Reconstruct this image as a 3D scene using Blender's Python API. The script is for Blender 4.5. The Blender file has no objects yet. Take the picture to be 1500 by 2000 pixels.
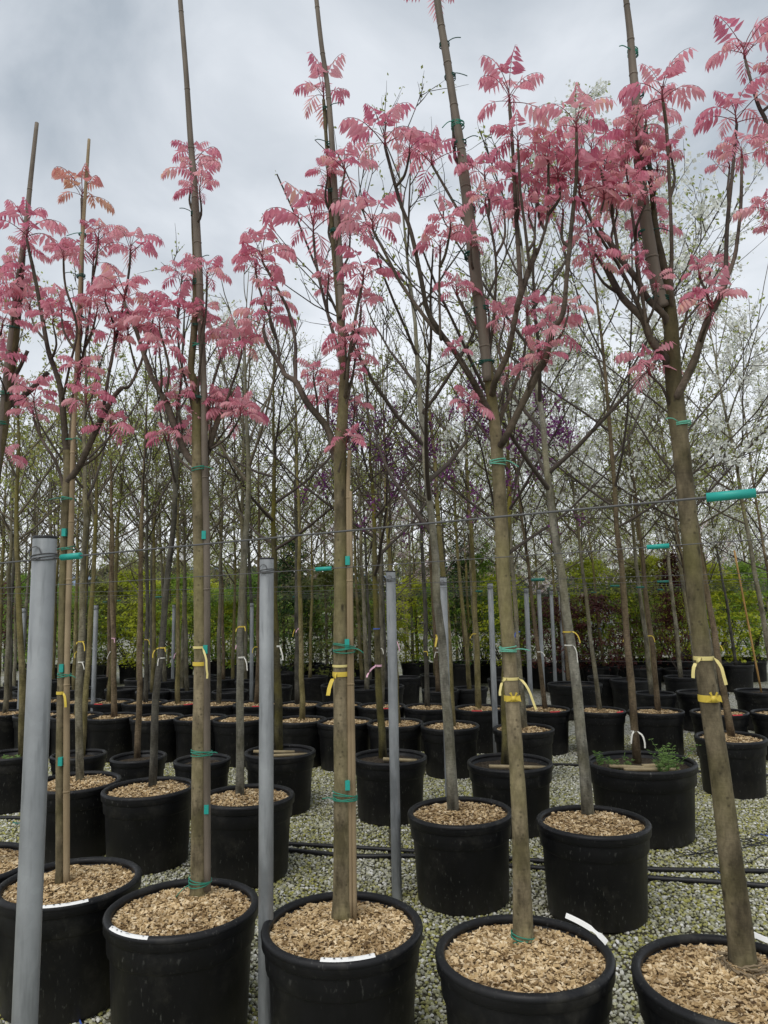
import bpy, math, random
from mathutils import Vector, Matrix, Quaternion, noise

# ------------------------------------------------------------------ camera, sky, light, exposure
F = 1400.0                     # focal length in pixels of the 1500 x 2000 photograph
CAM_H = 1.57
PITCH, ROLL = math.radians(7.3), math.radians(-1.06)
sc = bpy.context.scene
col = sc.collection
cam_data = bpy.data.cameras.new("camera")
cam = bpy.data.objects.new("camera", cam_data)
col.objects.link(cam)
cam_data.sensor_fit = 'HORIZONTAL'
cam_data.sensor_width = 24.0
cam_data.lens = 24.0 * F / 1500.0
cam_data.clip_start = 0.05
cam_data.clip_end = 9000.0
RC = (Matrix.Rotation(math.radians(90) + PITCH, 3, 'X') @ Matrix.Rotation(ROLL, 3, 'Z'))
CAM = Vector((0, 0, CAM_H))
cam.matrix_world = Matrix.Translation(CAM) @ RC.to_4x4()
sc.camera = cam

SUN_EL, SUN_AZ = math.radians(55), math.radians(205)
world = bpy.data.worlds.new("World")
sc.world = world
world.use_nodes = True
wn = world.node_tree
wn.nodes.clear()
def wnode(t, **k):
    n = wn.nodes.new(t)
    for a, b in k.items():
        setattr(n, a, b)
    return n
w_out = wnode('ShaderNodeOutputWorld')
w_bg = wnode('ShaderNodeBackground')
w_sky = wnode('ShaderNodeTexSky', sky_type='NISHITA', sun_disc=False)
w_sky.sun_elevation = SUN_EL
w_sky.sun_rotation = SUN_AZ
w_tc = wnode('ShaderNodeTexCoord')
w_sep = wnode('ShaderNodeSeparateXYZ')
wn.links.new(w_tc.outputs['Generated'], w_sep.inputs[0])
w_zc = wnode('ShaderNodeMath', operation='MAXIMUM'); w_zc.inputs[1].default_value = 0.0
wn.links.new(w_sep.outputs['Z'], w_zc.inputs[0])
w_den = wnode('ShaderNodeMath', operation='ADD'); w_den.inputs[1].default_value = 0.32
wn.links.new(w_zc.outputs[0], w_den.inputs[0])
w_div = wnode('ShaderNodeVectorMath', operation='DIVIDE')
w_comb = wnode('ShaderNodeCombineXYZ')
for i in range(3):
    wn.links.new(w_den.outputs[0], w_comb.inputs[i])
wn.links.new(w_tc.outputs['Generated'], w_div.inputs[0])
wn.links.new(w_comb.outputs[0], w_div.inputs[1])
w_n1 = wnode('ShaderNodeTexNoise')
w_n1.inputs['Scale'].default_value = 2.6
w_n1.inputs['Detail'].default_value = 7.0
w_n1.inputs['Roughness'].default_value = 0.52
w_n1.inputs['Distortion'].default_value = 0.35
wn.links.new(w_div.outputs[0], w_n1.inputs['Vector'])
w_cr = wnode('ShaderNodeValToRGB')
w_cr.color_ramp.elements[0].position = 0.36
w_cr.color_ramp.elements[0].color = (0.355, 0.40, 0.45, 1)
w_cr.color_ramp.elements[1].position = 0.64
w_cr.color_ramp.elements[1].color = (0.62, 0.655, 0.70, 1)
wn.links.new(w_n1.outputs['Fac'], w_cr.inputs[0])
# thinner, brighter cloud low over the horizon, the same all the way round
w_hr = wnode('ShaderNodeMapRange')
w_hr.inputs['From Min'].default_value = 0.02
w_hr.inputs['From Max'].default_value = 0.54
w_hr.inputs['To Min'].default_value = 0.97
w_hr.inputs['To Max'].default_value = 0.0
wn.links.new(w_zc.outputs[0], w_hr.inputs['Value'])
w_mx = wnode('ShaderNodeMixRGB')
w_mx.inputs['Color2'].default_value = (0.90, 0.925, 0.955, 1)
wn.links.new(w_hr.outputs[0], w_mx.inputs['Fac'])
wn.links.new(w_cr.outputs[0], w_mx.inputs['Color1'])
w_scl = wnode('ShaderNodeVectorMath', operation='SCALE'); w_scl.inputs['Scale'].default_value = 0.10
wn.links.new(w_sky.outputs[0], w_scl.inputs[0])
w_mix = wnode('ShaderNodeMixRGB'); w_mix.inputs['Fac'].default_value = 0.94      # cloud cover
wn.links.new(w_scl.outputs[0], w_mix.inputs['Color1'])
wn.links.new(w_mx.outputs[0], w_mix.inputs['Color2'])
wn.links.new(w_mix.outputs[0], w_bg.inputs['Color'])
w_bg.inputs['Strength'].default_value = 1.0
wn.links.new(w_bg.outputs[0], w_out.inputs['Surface'])

sun_data = bpy.data.lights.new("sun", 'SUN')
sun_data.energy = 1.5
sun_data.angle = math.radians(40)
sun_data.color = (1.0, 0.96, 0.90)
sun = bpy.data.objects.new("sun", sun_data)
col.objects.link(sun)
sun.rotation_euler = (math.radians(90) - SUN_EL, 0, math.pi - SUN_AZ)
sun.location = (0, 0, 12)

sc.view_settings.view_transform = 'Standard'
sc.view_settings.look = 'None'
sc.view_settings.exposure = 0.36
sc.view_settings.gamma = 1.0
sc.view_settings.use_curve_mapping = False
sc.render.engine = 'CYCLES'
sc.cycles.max_bounces = 5
sc.cycles.diffuse_bounces = 3
sc.cycles.glossy_bounces = 2
sc.cycles.transmission_bounces = 3
sc.cycles.transparent_max_bounces = 4
sc.cycles.use_denoising = True

# ------------------------------------------------------------------ helpers
def ray(px, py):
    return RC @ Vector(((px - 750) / F, (1000 - py) / F, -1))
def P(px, py, d):
    """the point at forward distance d seen at photograph pixel px, py"""
    r = ray(px, py)
    return CAM + r * (d / r.y)
def G(px, py, z=0.0):
    """the point at height z seen at photograph pixel px, py"""
    r = ray(px, py)
    return CAM + r * ((z - CAM_H) / r.z)
def to_px(p):
    v = RC.transposed() @ (Vector(p) - CAM)
    return 750 + F * v.x / -v.z, 1000 - F * v.y / -v.z

class MB:
    def __init__(self):
        self.v, self.f, self.m = [], [], []
    def quad_strip_tube(self, pts, rad, sides=6, cap=True, mi=0, phase=0.0):
        n = len(pts)
        base = len(self.v)
        ref = None
        for i in range(n):
            a = pts[max(i - 1, 0)]; b = pts[min(i + 1, n - 1)]
            t = (b - a)
            t = t.normalized() if t.length > 1e-9 else Vector((0, 0, 1))
            if ref is None:
                ref = Vector((1, 0, 0)) if abs(t.x) < 0.8 else Vector((0, 1, 0))
            u = ref - t * ref.dot(t)
            u = u.normalized() if u.length > 1e-6 else t.orthogonal().normalized()
            ref = u
            w = t.cross(u)
            r = rad[i] if isinstance(rad, (list, tuple)) else rad
            for k in range(sides):
                an = 2 * math.pi * k / sides + phase
                self.v.append(pts[i] + (u * math.cos(an) + w * math.sin(an)) * r)
        for i in range(n - 1):
            for k in range(sides):
                k2 = (k + 1) % sides
                self.f.append((base + i * sides + k, base + i * sides + k2, base + (i + 1) * sides + k2, base + (i + 1) * sides + k))
                self.m.append(mi)
        if cap:
            self.f.append(tuple(base + k for k in reversed(range(sides)))); self.m.append(mi)
            self.f.append(tuple(base + (n - 1) * sides + k for k in range(sides))); self.m.append(mi)
        return self
    def lathe(self, prof, seg=40, mi=0, closed=False):
        base = len(self.v); n = len(prof)
        for r, z in prof:
            for k in range(seg):
                a = 2 * math.pi * k / seg
                self.v.append(Vector((r * math.cos(a), r * math.sin(a), z)))
        rng = range(n if closed else n - 1)
        for i in rng:
            j = (i + 1) % n
            for k in range(seg):
                k2 = (k + 1) % seg
                self.f.append((base + i * seg + k, base + i * seg + k2, base + j * seg + k2, base + j * seg + k)); self.m.append(mi)
        return self
    def box(self, c, sx, sy, sz, rot=None, mi=0):
        base = len(self.v)
        for z in (-1, 1):
            for x, y in ((-1, -1), (1, -1), (1, 1), (-1, 1)):
                p = Vector((x * sx / 2, y * sy / 2, z * sz / 2))
                if rot is not None:
                    p = rot @ p
                self.v.append(c + p)
        for q in ((0, 3, 2, 1), (4, 5, 6, 7), (0, 1, 5, 4), (1, 2, 6, 5), (2, 3, 7, 6), (3, 0, 4, 7)):
            self.f.append(tuple(base + i for i in q)); self.m.append(mi)
        return self
    def face(self, pts, mi=0):
        b = len(self.v)
        self.v.extend(pts)
        self.f.append(tuple(range(b, b + len(pts)))); self.m.append(mi)
    def strip(self, pts, wid, side, thick=0.0, mi=0):
        """flat ribbon along pts, width vectors side[i] * wid"""
        b = len(self.v)
        for p, s in zip(pts, side):
            self.v.append(p - s * wid / 2); self.v.append(p + s * wid / 2)
        for i in range(len(pts) - 1):
            self.f.append((b + 2 * i, b + 2 * i + 1, b + 2 * i + 3, b + 2 * i + 2)); self.m.append(mi)
    def mesh(self, name, mats, smooth=True):
        me = bpy.data.meshes.new(name)
        me.from_pydata([tuple(v) for v in self.v], [], self.f)
        for m in (mats if isinstance(mats, (list, tuple)) else [mats]):
            me.materials.append(m)
        if any(self.m):
            me.polygons.foreach_set('material_index', self.m)
        if smooth:
            me.polygons.foreach_set('use_smooth', [True] * len(me.polygons))
        me.update()
        return me

def link(name, data, parent=None, loc=None, kind=None):
    o = bpy.data.objects.new(name, data)
    col.objects.link(o)
    if parent is not None:
        o.parent = parent
    if loc is not None:
        o.location = loc
    if kind:
        o['kind'] = kind
    return o
def tag(o, label, cat, group=None):
    o['label'] = label; o['category'] = cat
    if group:
        o['group'] = group
    return o
def copy_tree(o, parent=None):
    c = o.copy()
    col.objects.link(c)
    c.parent = parent
    for ch in list(o.children):
        copy_tree(ch, c)
    return c

# ------------------------------------------------------------------ materials
class NT:
    def __init__(self, name):
        self.mat = bpy.data.materials.new(name)
        self.mat.use_nodes = True
        self.t = self.mat.node_tree
        self.b = self.t.nodes['Principled BSDF']
        self.out = self.t.nodes['Material Output']
    def n(self, t, **k):
        x = self.t.nodes.new(t)
        for a, b in k.items():
            if a in x.inputs:
                x.inputs[a].default_value = b
            else:
                setattr(x, a, b)
        return x
    def l(self, a, b):
        self.t.links.new(a, b)
    def ramp(self, fac, stops):
        r = self.n('ShaderNodeValToRGB')
        e = r.color_ramp.elements
        while len(e) < len(stops):
            e.new(0.5)
        for el, (p, c) in zip(e, stops):
            el.position = p
            el.color = (*c, 1) if len(c) == 3 else c
        self.l(fac, r.inputs[0])
        return r.outputs[0]
    def mix(self, fac, a, b, mode='MIX'):
        m = self.n('ShaderNodeMixRGB', blend_type=mode)
        for s, v in (('Fac', fac), ('Color1', a), ('Color2', b)):
            if hasattr(v, 'links'):
                self.l(v, m.inputs[s])
            elif isinstance(v, (int, float)):
                m.inputs[s].default_value = v
            else:
                m.inputs[s].default_value = (*v, 1)
        return m.outputs[0]
    def noise(self, scale, detail=4, vec=None, rough=0.55, sc3=None):
        x = self.n('ShaderNodeTexNoise')
        x.inputs['Scale'].default_value = scale
        x.inputs['Detail'].default_value = detail
        x.inputs['Roughness'].default_value = rough
        if vec is None:
            vec = self.coord()
        if sc3:
            mp = self.n('ShaderNodeMapping')
            mp.inputs['Scale'].default_value = sc3
            self.l(vec, mp.inputs['Vector'])
            vec = mp.outputs[0]
        self.l(vec, x.inputs['Vector'])
        return x.outputs['Fac']
    def coord(self, k='Object'):
        if not hasattr(self, 'tc'):
            self.tc = self.n('ShaderNodeTexCoord')
        return self.tc.outputs[k]
    def bump(self, h, strength=0.4, dist=0.01):
        bp = self.n('ShaderNodeBump')
        bp.inputs['Strength'].default_value = strength
        bp.inputs['Distance'].default_value = dist
        self.l(h, bp.inputs['Height'])
        self.l(bp.outputs[0], self.b.inputs['Normal'])
    def base(self, c):
        if hasattr(c, 'links'):
            self.l(c, self.b.inputs['Base Color'])
        else:
            self.b.inputs['Base Color'].default_value = (*c, 1)
    def rough(self, v, spec=0.3):
        if hasattr(v, 'links'):
            self.l(v, self.b.inputs['Roughness'])
        else:
            self.b.inputs['Roughness'].default_value = v
        self.b.inputs['Specular IOR Level'].default_value = spec

def plain(name, c, rough=0.6, spec=0.3, var=0.0, nscale=20):
    m = NT(name)
    if var:
        m.base(m.mix(m.noise(nscale, 5), tuple(x * (1 - var) for x in c), tuple(min(1, x * (1 + var)) for x in c)))
    else:
        m.base(c)
    m.rough(rough, spec)
    return m.mat

def bark(name, c_lo, c_hi, moss=(0.13, 0.12, 0.03), moss_amt=0.3, scars=0.5, rings=0.5, young=None):
    m = NT(name)
    oi = m.n('ShaderNodeObjectInfo')
    n1 = m.noise(11, 7, sc3=(1, 1, 0.4), rough=0.65)
    n2 = m.noise(75, 5, sc3=(0.45, 0.45, 2.0))          # cross rings / lenticels
    n3 = m.noise(3.0, 3, sc3=(1, 1, 0.6))
    c = m.ramp(n1, [(0.38, tuple(x * .8 for x in c_lo)), (0.60, c_hi)])
    ring = m.ramp(n2, [(0.40, (0.45, 0.45, 0.45)), (0.55, (1, 1, 1))])
    c = m.mix(rings, c, ring, 'MULTIPLY')
    mm = m.ramp(n3, [(0.44, (0, 0, 0)), (0.60, (moss_amt,) * 3)])
    c = m.mix(mm, c, moss)
    v = m.n('ShaderNodeTexVoronoi')
    v.inputs['Scale'].default_value = 11
    mp = m.n('ShaderNodeMapping'); mp.inputs['Scale'].default_value = (1.6, 1.6, 0.8)
    wa = m.n('ShaderNodeVectorMath', operation='ADD')
    wn_ = m.n('ShaderNodeTexNoise'); wn_.inputs['Scale'].default_value = 16; m.l(m.coord(), wn_.inputs['Vector'])
    ws = m.n('ShaderNodeVectorMath', operation='SCALE'); ws.inputs['Scale'].default_value = 0.045
    m.l(wn_.outputs['Color'], ws.inputs[0]); m.l(m.coord(), wa.inputs[0]); m.l(ws.outputs[0], wa.inputs[1])
    m.l(wa.outputs[0], mp.inputs['Vector']); m.l(mp.outputs[0], v.inputs['Vector'])
    sp = m.ramp(v.outputs['Distance'], [(0.09, (scars,) * 3), (0.21, (0, 0, 0))])
    vs = m.n('ShaderNodeSeparateColor'); m.l(v.outputs['Color'], vs.inputs[0])
    pick = m.ramp(vs.outputs[0], [(0.34, (0, 0, 0)), (0.44, (1, 1, 1))])
    sp = m.mix(1.0, sp, pick, 'MULTIPLY')
    fine = m.noise(48, 6, sc3=(1, 1, 0.5), rough=0.7)
    c = m.mix(0.55, c, m.ramp(fine, [(0.34, (0.45, 0.43, 0.40)), (0.62, (1.12, 1.1, 1.05))]), 'MULTIPLY')
    c = m.mix(sp, c, tuple(x * 0.32 for x in c_lo))
    v2 = m.n('ShaderNodeTexVoronoi'); v2.inputs['Scale'].default_value = 42; m.l(m.coord(), v2.inputs['Vector'])
    sp2 = m.ramp(v2.outputs['Distance'], [(0.12, (0.6, 0.6, 0.6)), (0.26, (0, 0, 0))])
    vs2 = m.n('ShaderNodeSeparateColor'); m.l(v2.outputs['Color'], vs2.inputs[0])
    sp2 = m.mix(1.0, sp2, m.ramp(vs2.outputs[1], [(0.55, (0, 0, 0)), (0.6, (1, 1, 1))]), 'MULTIPLY')
    c = m.mix(sp2, c, tuple(x * 0.4 for x in c_lo))
    if young:
        sz = m.n('ShaderNodeSeparateXYZ'); m.l(m.coord(), sz.inputs[0])
        yr = m.n('ShaderNodeMapRange'); yr.inputs['From Min'].default_value = 1.35; yr.inputs['From Max'].default_value = 2.3
        m.l(sz.outputs['Z'], yr.inputs['Value'])
        c = m.mix(yr.outputs[0], c, m.mix(1.0, c, young, 'MULTIPLY'))
    hs = m.n('ShaderNodeHueSaturation')
    mr = m.n('ShaderNodeMapRange')
    mr.inputs['To Min'].default_value = 0.75; mr.inputs['To Max'].default_value = 1.25
    m.l(oi.outputs['Random'], mr.inputs['Value'])
    m.l(mr.outputs[0], hs.inputs['Value']); m.l(c, hs.inputs['Color'])
    m.base(hs.outputs[0])
    m.rough(0.8, 0.2)
    h = m.mix(0.3, n1, n2)
    h = m.mix(sp, h, (0, 0, 0))
    m.bump(h, 0.6, 0.006)
    return m.mat

M = {}
M['toona_bark'] = bark('toona_bark', (0.10, 0.082, 0.05), (0.265, 0.22, 0.14), (0.15, 0.14, 0.045), 0.65, 0.85, 0.2, young=(0.62, 0.58, 0.62))
M['toona_branch'] = bark('toona_branch', (0.06, 0.046, 0.04), (0.135, 0.105, 0.088), moss_amt=0.12, scars=0.3, rings=0.4)
M['grey_bark'] = bark('grey_bark', (0.11, 0.10, 0.073), (0.27, 0.25, 0.19), (0.17, 0.14, 0.03), 0.4, 0.3, 0.5)
M['mossy_bark'] = bark('mossy_bark', (0.05, 0.045, 0.025), (0.13, 0.115, 0.06), (0.15, 0.13, 0.02), 0.9, 0.3, 0.5)
M['dark_bark'] = bark('dark_bark', (0.05, 0.047, 0.04), (0.125, 0.118, 0.10), (0.11, 0.105, 0.05), 0.25, 0.2, 0.5)
M['brown_bark'] = bark('brown_bark', (0.10, 0.07, 0.043), (0.21, 0.16, 0.105), (0.12, 0.11, 0.03), 0.25, 0.3, 0.6)
M['olive_bark'] = bark('olive_bark', (0.125, 0.105, 0.05), (0.27, 0.23, 0.12), (0.17, 0.15, 0.03), 0.6, 0.3, 0.5)
M['pale_bark'] = bark('pale_bark', (0.13, 0.125, 0.10), (0.31, 0.30, 0.25), (0.20, 0.18, 0.06), 0.35, 0.3, 0.4)
BARKS = ['grey_bark', 'olive_bark', 'dark_bark', 'brown_bark', 'olive_bark', 'mossy_bark', 'grey_bark']
M['twig'] = plain('twig', (0.125, 0.105, 0.075), 0.85, 0.15, 0.3, 6)
M['twig_dark'] = plain('twig_dark', (0.07, 0.057, 0.047), 0.85, 0.15, 0.3, 6)

def leafmat(name, stops, trans=0.4, island=True, objrand=True, gloss=0.55, tint=1.15):
    m = NT(name)
    facs = []
    if island:
        g = m.n('ShaderNodeNewGeometry'); facs.append(g.outputs['Random Per Island'])
    if objrand:
        o = m.n('ShaderNodeObjectInfo'); facs.append(o.outputs['Random'])
    f = facs[0]
    if len(facs) == 2:
        mx = m.n('ShaderNodeMath', operation='MULTIPLY_ADD')
        m.l(facs[0], mx.inputs[0]); mx.inputs[1].default_value = 0.35
        ml = m.n('ShaderNodeMath', operation='MULTIPLY'); ml.inputs[1].default_value = 0.65
        m.l(facs[1], ml.inputs[0]); m.l(ml.outputs[0], mx.inputs[2])
        f = mx.outputs[0]
    c = m.ramp(f, stops)
    m.base(c)
    m.rough(gloss, 0.3)
    tr = m.n('ShaderNodeBsdfTranslucent')
    hs = m.n('ShaderNodeHueSaturation'); hs.inputs['Value'].default_value = tint
    m.l(c, hs.inputs['Color']); m.l(hs.outputs[0], tr.inputs['Color'])
    ms = m.n('ShaderNodeMixShader'); ms.inputs[0].default_value = trans
    m.l(m.b.outputs[0], ms.inputs[1]); m.l(tr.outputs[0], ms.inputs[2])
    m.l(ms.outputs[0], m.out.inputs['Surface'])
    return m.mat
M['pink_leaf'] = leafmat('pink_leaf', [(0.0, (0.47, 0.105, 0.195)), (0.25, (0.63, 0.215, 0.305)), (0.55, (0.72, 0.33, 0.395)),
                                       (0.86, (0.78, 0.45, 0.48)), (1.0, (0.78, 0.50, 0.38))], 0.55)
M['bronze_leaf'] = leafmat('bronze_leaf', [(0.0, (0.58, 0.19, 0.22)), (0.5, (0.67, 0.34, 0.29)), (1.0, (0.62, 0.40, 0.25))], 0.5)
M['red_shoot'] = plain('red_shoot', (0.16, 0.025, 0.035), 0.5, 0.3)
M['bud_green'] = leafmat('bud_green', [(0, (0.20, 0.22, 0.05)), (0.6, (0.36, 0.41, 0.11)), (1, (0.28, 0.22, 0.09))], 0.5)
M['white_blossom'] = leafmat('white_blossom', [(0, (0.70, 0.72, 0.66)), (1, (0.82, 0.82, 0.78))], 0.3)
M['purple_blossom'] = leafmat('purple_blossom', [(0, (0.075, 0.014, 0.08)), (1, (0.21, 0.05, 0.20))], 0.3)
M['pale_pink_blossom'] = leafmat('pale_pink_blossom', [(0, (0.55, 0.42, 0.45)), (1, (0.72, 0.60, 0.62))], 0.3)
MAPLE = {
    'yellow': leafmat('maple_yellow_leaf', [(0, (0.26, 0.31, 0.02)), (0.6, (0.50, 0.54, 0.045)), (1, (0.60, 0.58, 0.07))], 0.5),
    'green': leafmat('maple_green_leaf', [(0, (0.09, 0.17, 0.02)), (0.6, (0.22, 0.35, 0.05)), (1, (0.36, 0.45, 0.08))], 0.5),
    'olive': leafmat('maple_olive_leaf', [(0, (0.10, 0.12, 0.025)), (0.6, (0.20, 0.21, 0.05)), (1, (0.28, 0.22, 0.08))], 0.45),
    'red': leafmat('maple_red_leaf', [(0, (0.035, 0.012, 0.012)), (0.6, (0.085, 0.022, 0.02)), (1, (0.15, 0.04, 0.03))], 0.35),
    'dark': leafmat('evergreen_leaf', [(0, (0.02, 0.05, 0.012)), (0.6, (0.05, 0.11, 0.025)), (1, (0.09, 0.16, 0.03))], 0.3),
}
M['far_leaf'] = leafmat('far_leaf', [(0, (0.025, 0.04, 0.018)), (0.45, (0.05, 0.075, 0.03)), (0.7, (0.09, 0.075, 0.045)), (1, (0.13, 0.10, 0.075))], 0.2, objrand=False)
M['weed'] = leafmat('weed', [(0, (0.07, 0.14, 0.03)), (1, (0.17, 0.27, 0.07))], 0.4)

def pot_mat():
    m = NT('pot_plastic')
    n1 = m.noise(9, 6, sc3=(1, 1, 0.5))
    n2 = m.noise(90, 3, sc3=(1, 1, 0.35))
    n3 = m.noise(4, 3)
    dust = m.ramp(n2, [(0.62, (0, 0, 0)), (0.72, (1, 1, 1))])
    dust = m.mix(m.ramp(n3, [(0.40, (0.05, 0.05, 0.05)), (0.62, (0.9, 0.9, 0.9))]), (0, 0, 0), dust)
    c = m.ramp(n1, [(0.3, (0.0055, 0.0058, 0.007)), (0.75, (0.012, 0.012, 0.013))])
    # splashed dirt on the lowest hand's breadth of the wall
    sx = m.n('ShaderNodeSeparateXYZ'); m.l(m.coord(), sx.inputs[0])
    lo = m.n('ShaderNodeMapRange')
    lo.inputs['From Min'].default_value = 0.0; lo.inputs['From Max'].default_value = 0.16
    lo.inputs['To Min'].default_value = 0.55; lo.inputs['To Max'].default_value = 0.0
    m.l(sx.outputs['Z'], lo.inputs['Value'])
    st = m.noise(30, 4, sc3=(1, 1, 0.12))
    mu = m.n('ShaderNodeMath', operation='MULTIPLY'); m.l(lo.outputs[0], mu.inputs[0]); m.l(st, mu.inputs[1])
    c = m.mix(mu.outputs[0], c, (0.085, 0.08, 0.07))
    c = m.mix(dust, c, (0.12, 0.12, 0.11))
    oi = m.n('ShaderNodeObjectInfo')
    ofs = m.n('ShaderNodeVectorMath', operation='ADD')
    m.l(m.coord(), ofs.inputs[0]); m.l(oi.outputs['Location'], ofs.inputs[1])
    mud = m.noise(6.5, 7, vec=ofs.outputs[0], rough=0.7)
    c = m.mix(m.ramp(mud, [(0.54, (0, 0, 0)), (0.72, (0.42, 0.42, 0.42))]), c, (0.07, 0.066, 0.056))
    m.base(c)
    m.rough(m.ramp(n1, [(0.3, (0.40,) * 3), (0.7, (0.6,) * 3)]), 0.27)
    m.bump(n1, 0.12, 0.004)
    return m.mat
M['pot'] = pot_mat()

def chip_mat():
    m = NT('wood_chip')
    g = m.n('ShaderNodeNewGeometry')
    c = m.ramp(g.outputs['Random Per Island'], [(0.0, (0.08, 0.05, 0.028)), (0.16, (0.30, 0.20, 0.095)), (0.42, (0.55, 0.40, 0.21)),
                                                 (0.75, (0.70, 0.54, 0.32)), (1.0, (0.82, 0.69, 0.48))])
    c = m.mix(0.35, c, m.ramp(m.noise(160, 3), [(0.3, (0.55, 0.5, 0.45)), (0.7, (1, 1, 1))]), 'MULTIPLY')
    pt = m.noise(9, 4, vec=g.outputs['Position'])
    c = m.mix(0.8, c, m.ramp(pt, [(0.36, (0.55, 0.5, 0.45)), (0.56, (1, 1, 1))]), 'MULTIPLY')
    m.base(c); m.rough(0.8, 0.15)
    return m.mat
M['chip'] = chip_mat()
def chip_bed():
    m = NT('wood_chip_bed')
    v = m.n('ShaderNodeTexVoronoi'); v.inputs['Scale'].default_value = 85
    m.l(m.coord(), v.inputs['Vector'])
    s = m.n('ShaderNodeSeparateColor'); m.l(v.outputs['Color'], s.inputs[0])
    m.base(m.ramp(s.outputs[0], [(0, (0.09, 0.057, 0.03)), (0.5, (0.24, 0.16, 0.085)), (1, (0.42, 0.30, 0.17))]))
    m.rough(0.9, 0.1)
    m.bump(v.outputs['Distance'], 0.8, 0.01)
    return m.mat
M['chip_bed'] = chip_bed()
def soil_mat():
    m = NT('potting_soil')
    n1 = m.noise(70, 6)
    m.base(m.ramp(n1, [(0.35, (0.022, 0.017, 0.012)), (0.6, (0.07, 0.055, 0.04)), (0.72, (0.20, 0.17, 0.13))]))
    m.rough(0.95, 0.1); m.bump(n1, 0.9, 0.015)
    return m.mat
M['soil'] = soil_mat()
def galv():
    m = NT('galvanised_steel')
    n1 = m.noise(7, 5, sc3=(1, 1, 0.35))
    v = m.n('ShaderNodeTexVoronoi'); v.inputs['Scale'].default_value = 55; m.l(m.coord(), v.inputs['Vector'])
    s = m.n('ShaderNodeSeparateColor'); m.l(v.outputs['Color'], s.inputs[0])
    c = m.ramp(n1, [(0.36, (0.18, 0.19, 0.195)), (0.64, (0.345, 0.36, 0.365))])
    c = m.mix(0.25, c, m.ramp(s.outputs[0], [(0, (0.75, 0.75, 0.75)), (1, (1, 1, 1))]), 'MULTIPLY')
    n2 = m.noise(45, 3, sc3=(1, 1, 0.1))
    c = m.mix(m.ramp(n2, [(0.54, (0, 0, 0)), (0.70, (0.6, 0.6, 0.6))]), c, (0.12, 0.128, 0.13))
    m.base(c); m.rough(m.ramp(n1, [(0.3, (0.40,) * 3), (0.7, (0.58,) * 3)]), 0.4)
    m.b.inputs['Metallic'].default_value = 0.45
    return m.mat
M['galv'] = galv()
M['dark_cap'] = plain('dark_cap', (0.015, 0.015, 0.016), 0.5, 0.3)
M['wire'] = plain('wire', (0.085, 0.085, 0.085), 0.5, 0.4, 0.3, 30)
M['teal'] = plain('teal_plastic', (0.015, 0.31, 0.26), 0.45, 0.4, 0.2, 30)
M['teal_dark'] = plain('teal_dark_plastic', (0.012, 0.12, 0.095), 0.5, 0.4, 0.3, 40)
M['tie_green'] = plain('tie_green', (0.025, 0.20, 0.135), 0.45, 0.35, 0.3, 60)
M['tie_dark'] = plain('tie_dark_green', (0.01, 0.075, 0.055), 0.5, 0.3, 0.3, 60)
M['tie_pale'] = plain('tie_pale_green', (0.13, 0.42, 0.30), 0.5, 0.3, 0.2, 60)
M['yellow'] = plain('yellow_ribbon', (0.62, 0.46, 0.06), 0.45, 0.4, 0.15, 40)
M['pale_yellow'] = plain('pale_yellow_ribbon', (0.66, 0.56, 0.22), 0.45, 0.4, 0.15, 40)
M['white'] = plain('white_ribbon', (0.70, 0.69, 0.62), 0.5, 0.35, 0.12, 40)
M['blue'] = plain('blue_ribbon', (0.05, 0.11, 0.45), 0.45, 0.4, 0.15, 40)
M['pink'] = plain('pink_ribbon', (0.72, 0.42, 0.52), 0.5, 0.35, 0.12, 40)
M['red'] = plain('red_strip', (0.50, 0.03, 0.035), 0.45, 0.4)
M['label'] = plain('label_white', (0.80, 0.80, 0.78), 0.4, 0.4, 0.06, 60)
M['ink'] = plain('label_ink', (0.02, 0.02, 0.02), 0.6, 0.2)
M['hose'] = plain('hose_black', (0.012, 0.012, 0.013), 0.45, 0.4, 0.3, 15)

def cane_mat(name, a, b):
    m = NT(name)
    n1 = m.noise(20, 6, sc3=(1, 1, 0.08))
    n2 = m.noise(5, 3)
    c = m.ramp(n1, [(0.3, a), (0.7, b)])
    c = m.mix(m.ramp(n2, [(0.5, (0, 0, 0)), (0.7, (0.6,) * 3)]), c, tuple(x * 0.5 for x in a))
    m.base(c); m.rough(0.65, 0.25); m.bump(n1, 0.3, 0.003)
    return m.mat
M['cane'] = cane_mat('bamboo_cane', (0.20, 0.145, 0.08), (0.34, 0.265, 0.165))
M['pole_grey'] = cane_mat('weathered_pole', (0.095, 0.077, 0.058), (0.19, 0.158, 0.124))
M['batten'] = cane_mat('batten_wood', (0.26, 0.20, 0.11), (0.40, 0.33, 0.20))
M['orange_cane'] = cane_mat('orange_cane', (0.34, 0.19, 0.06), (0.46, 0.28, 0.10))

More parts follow.
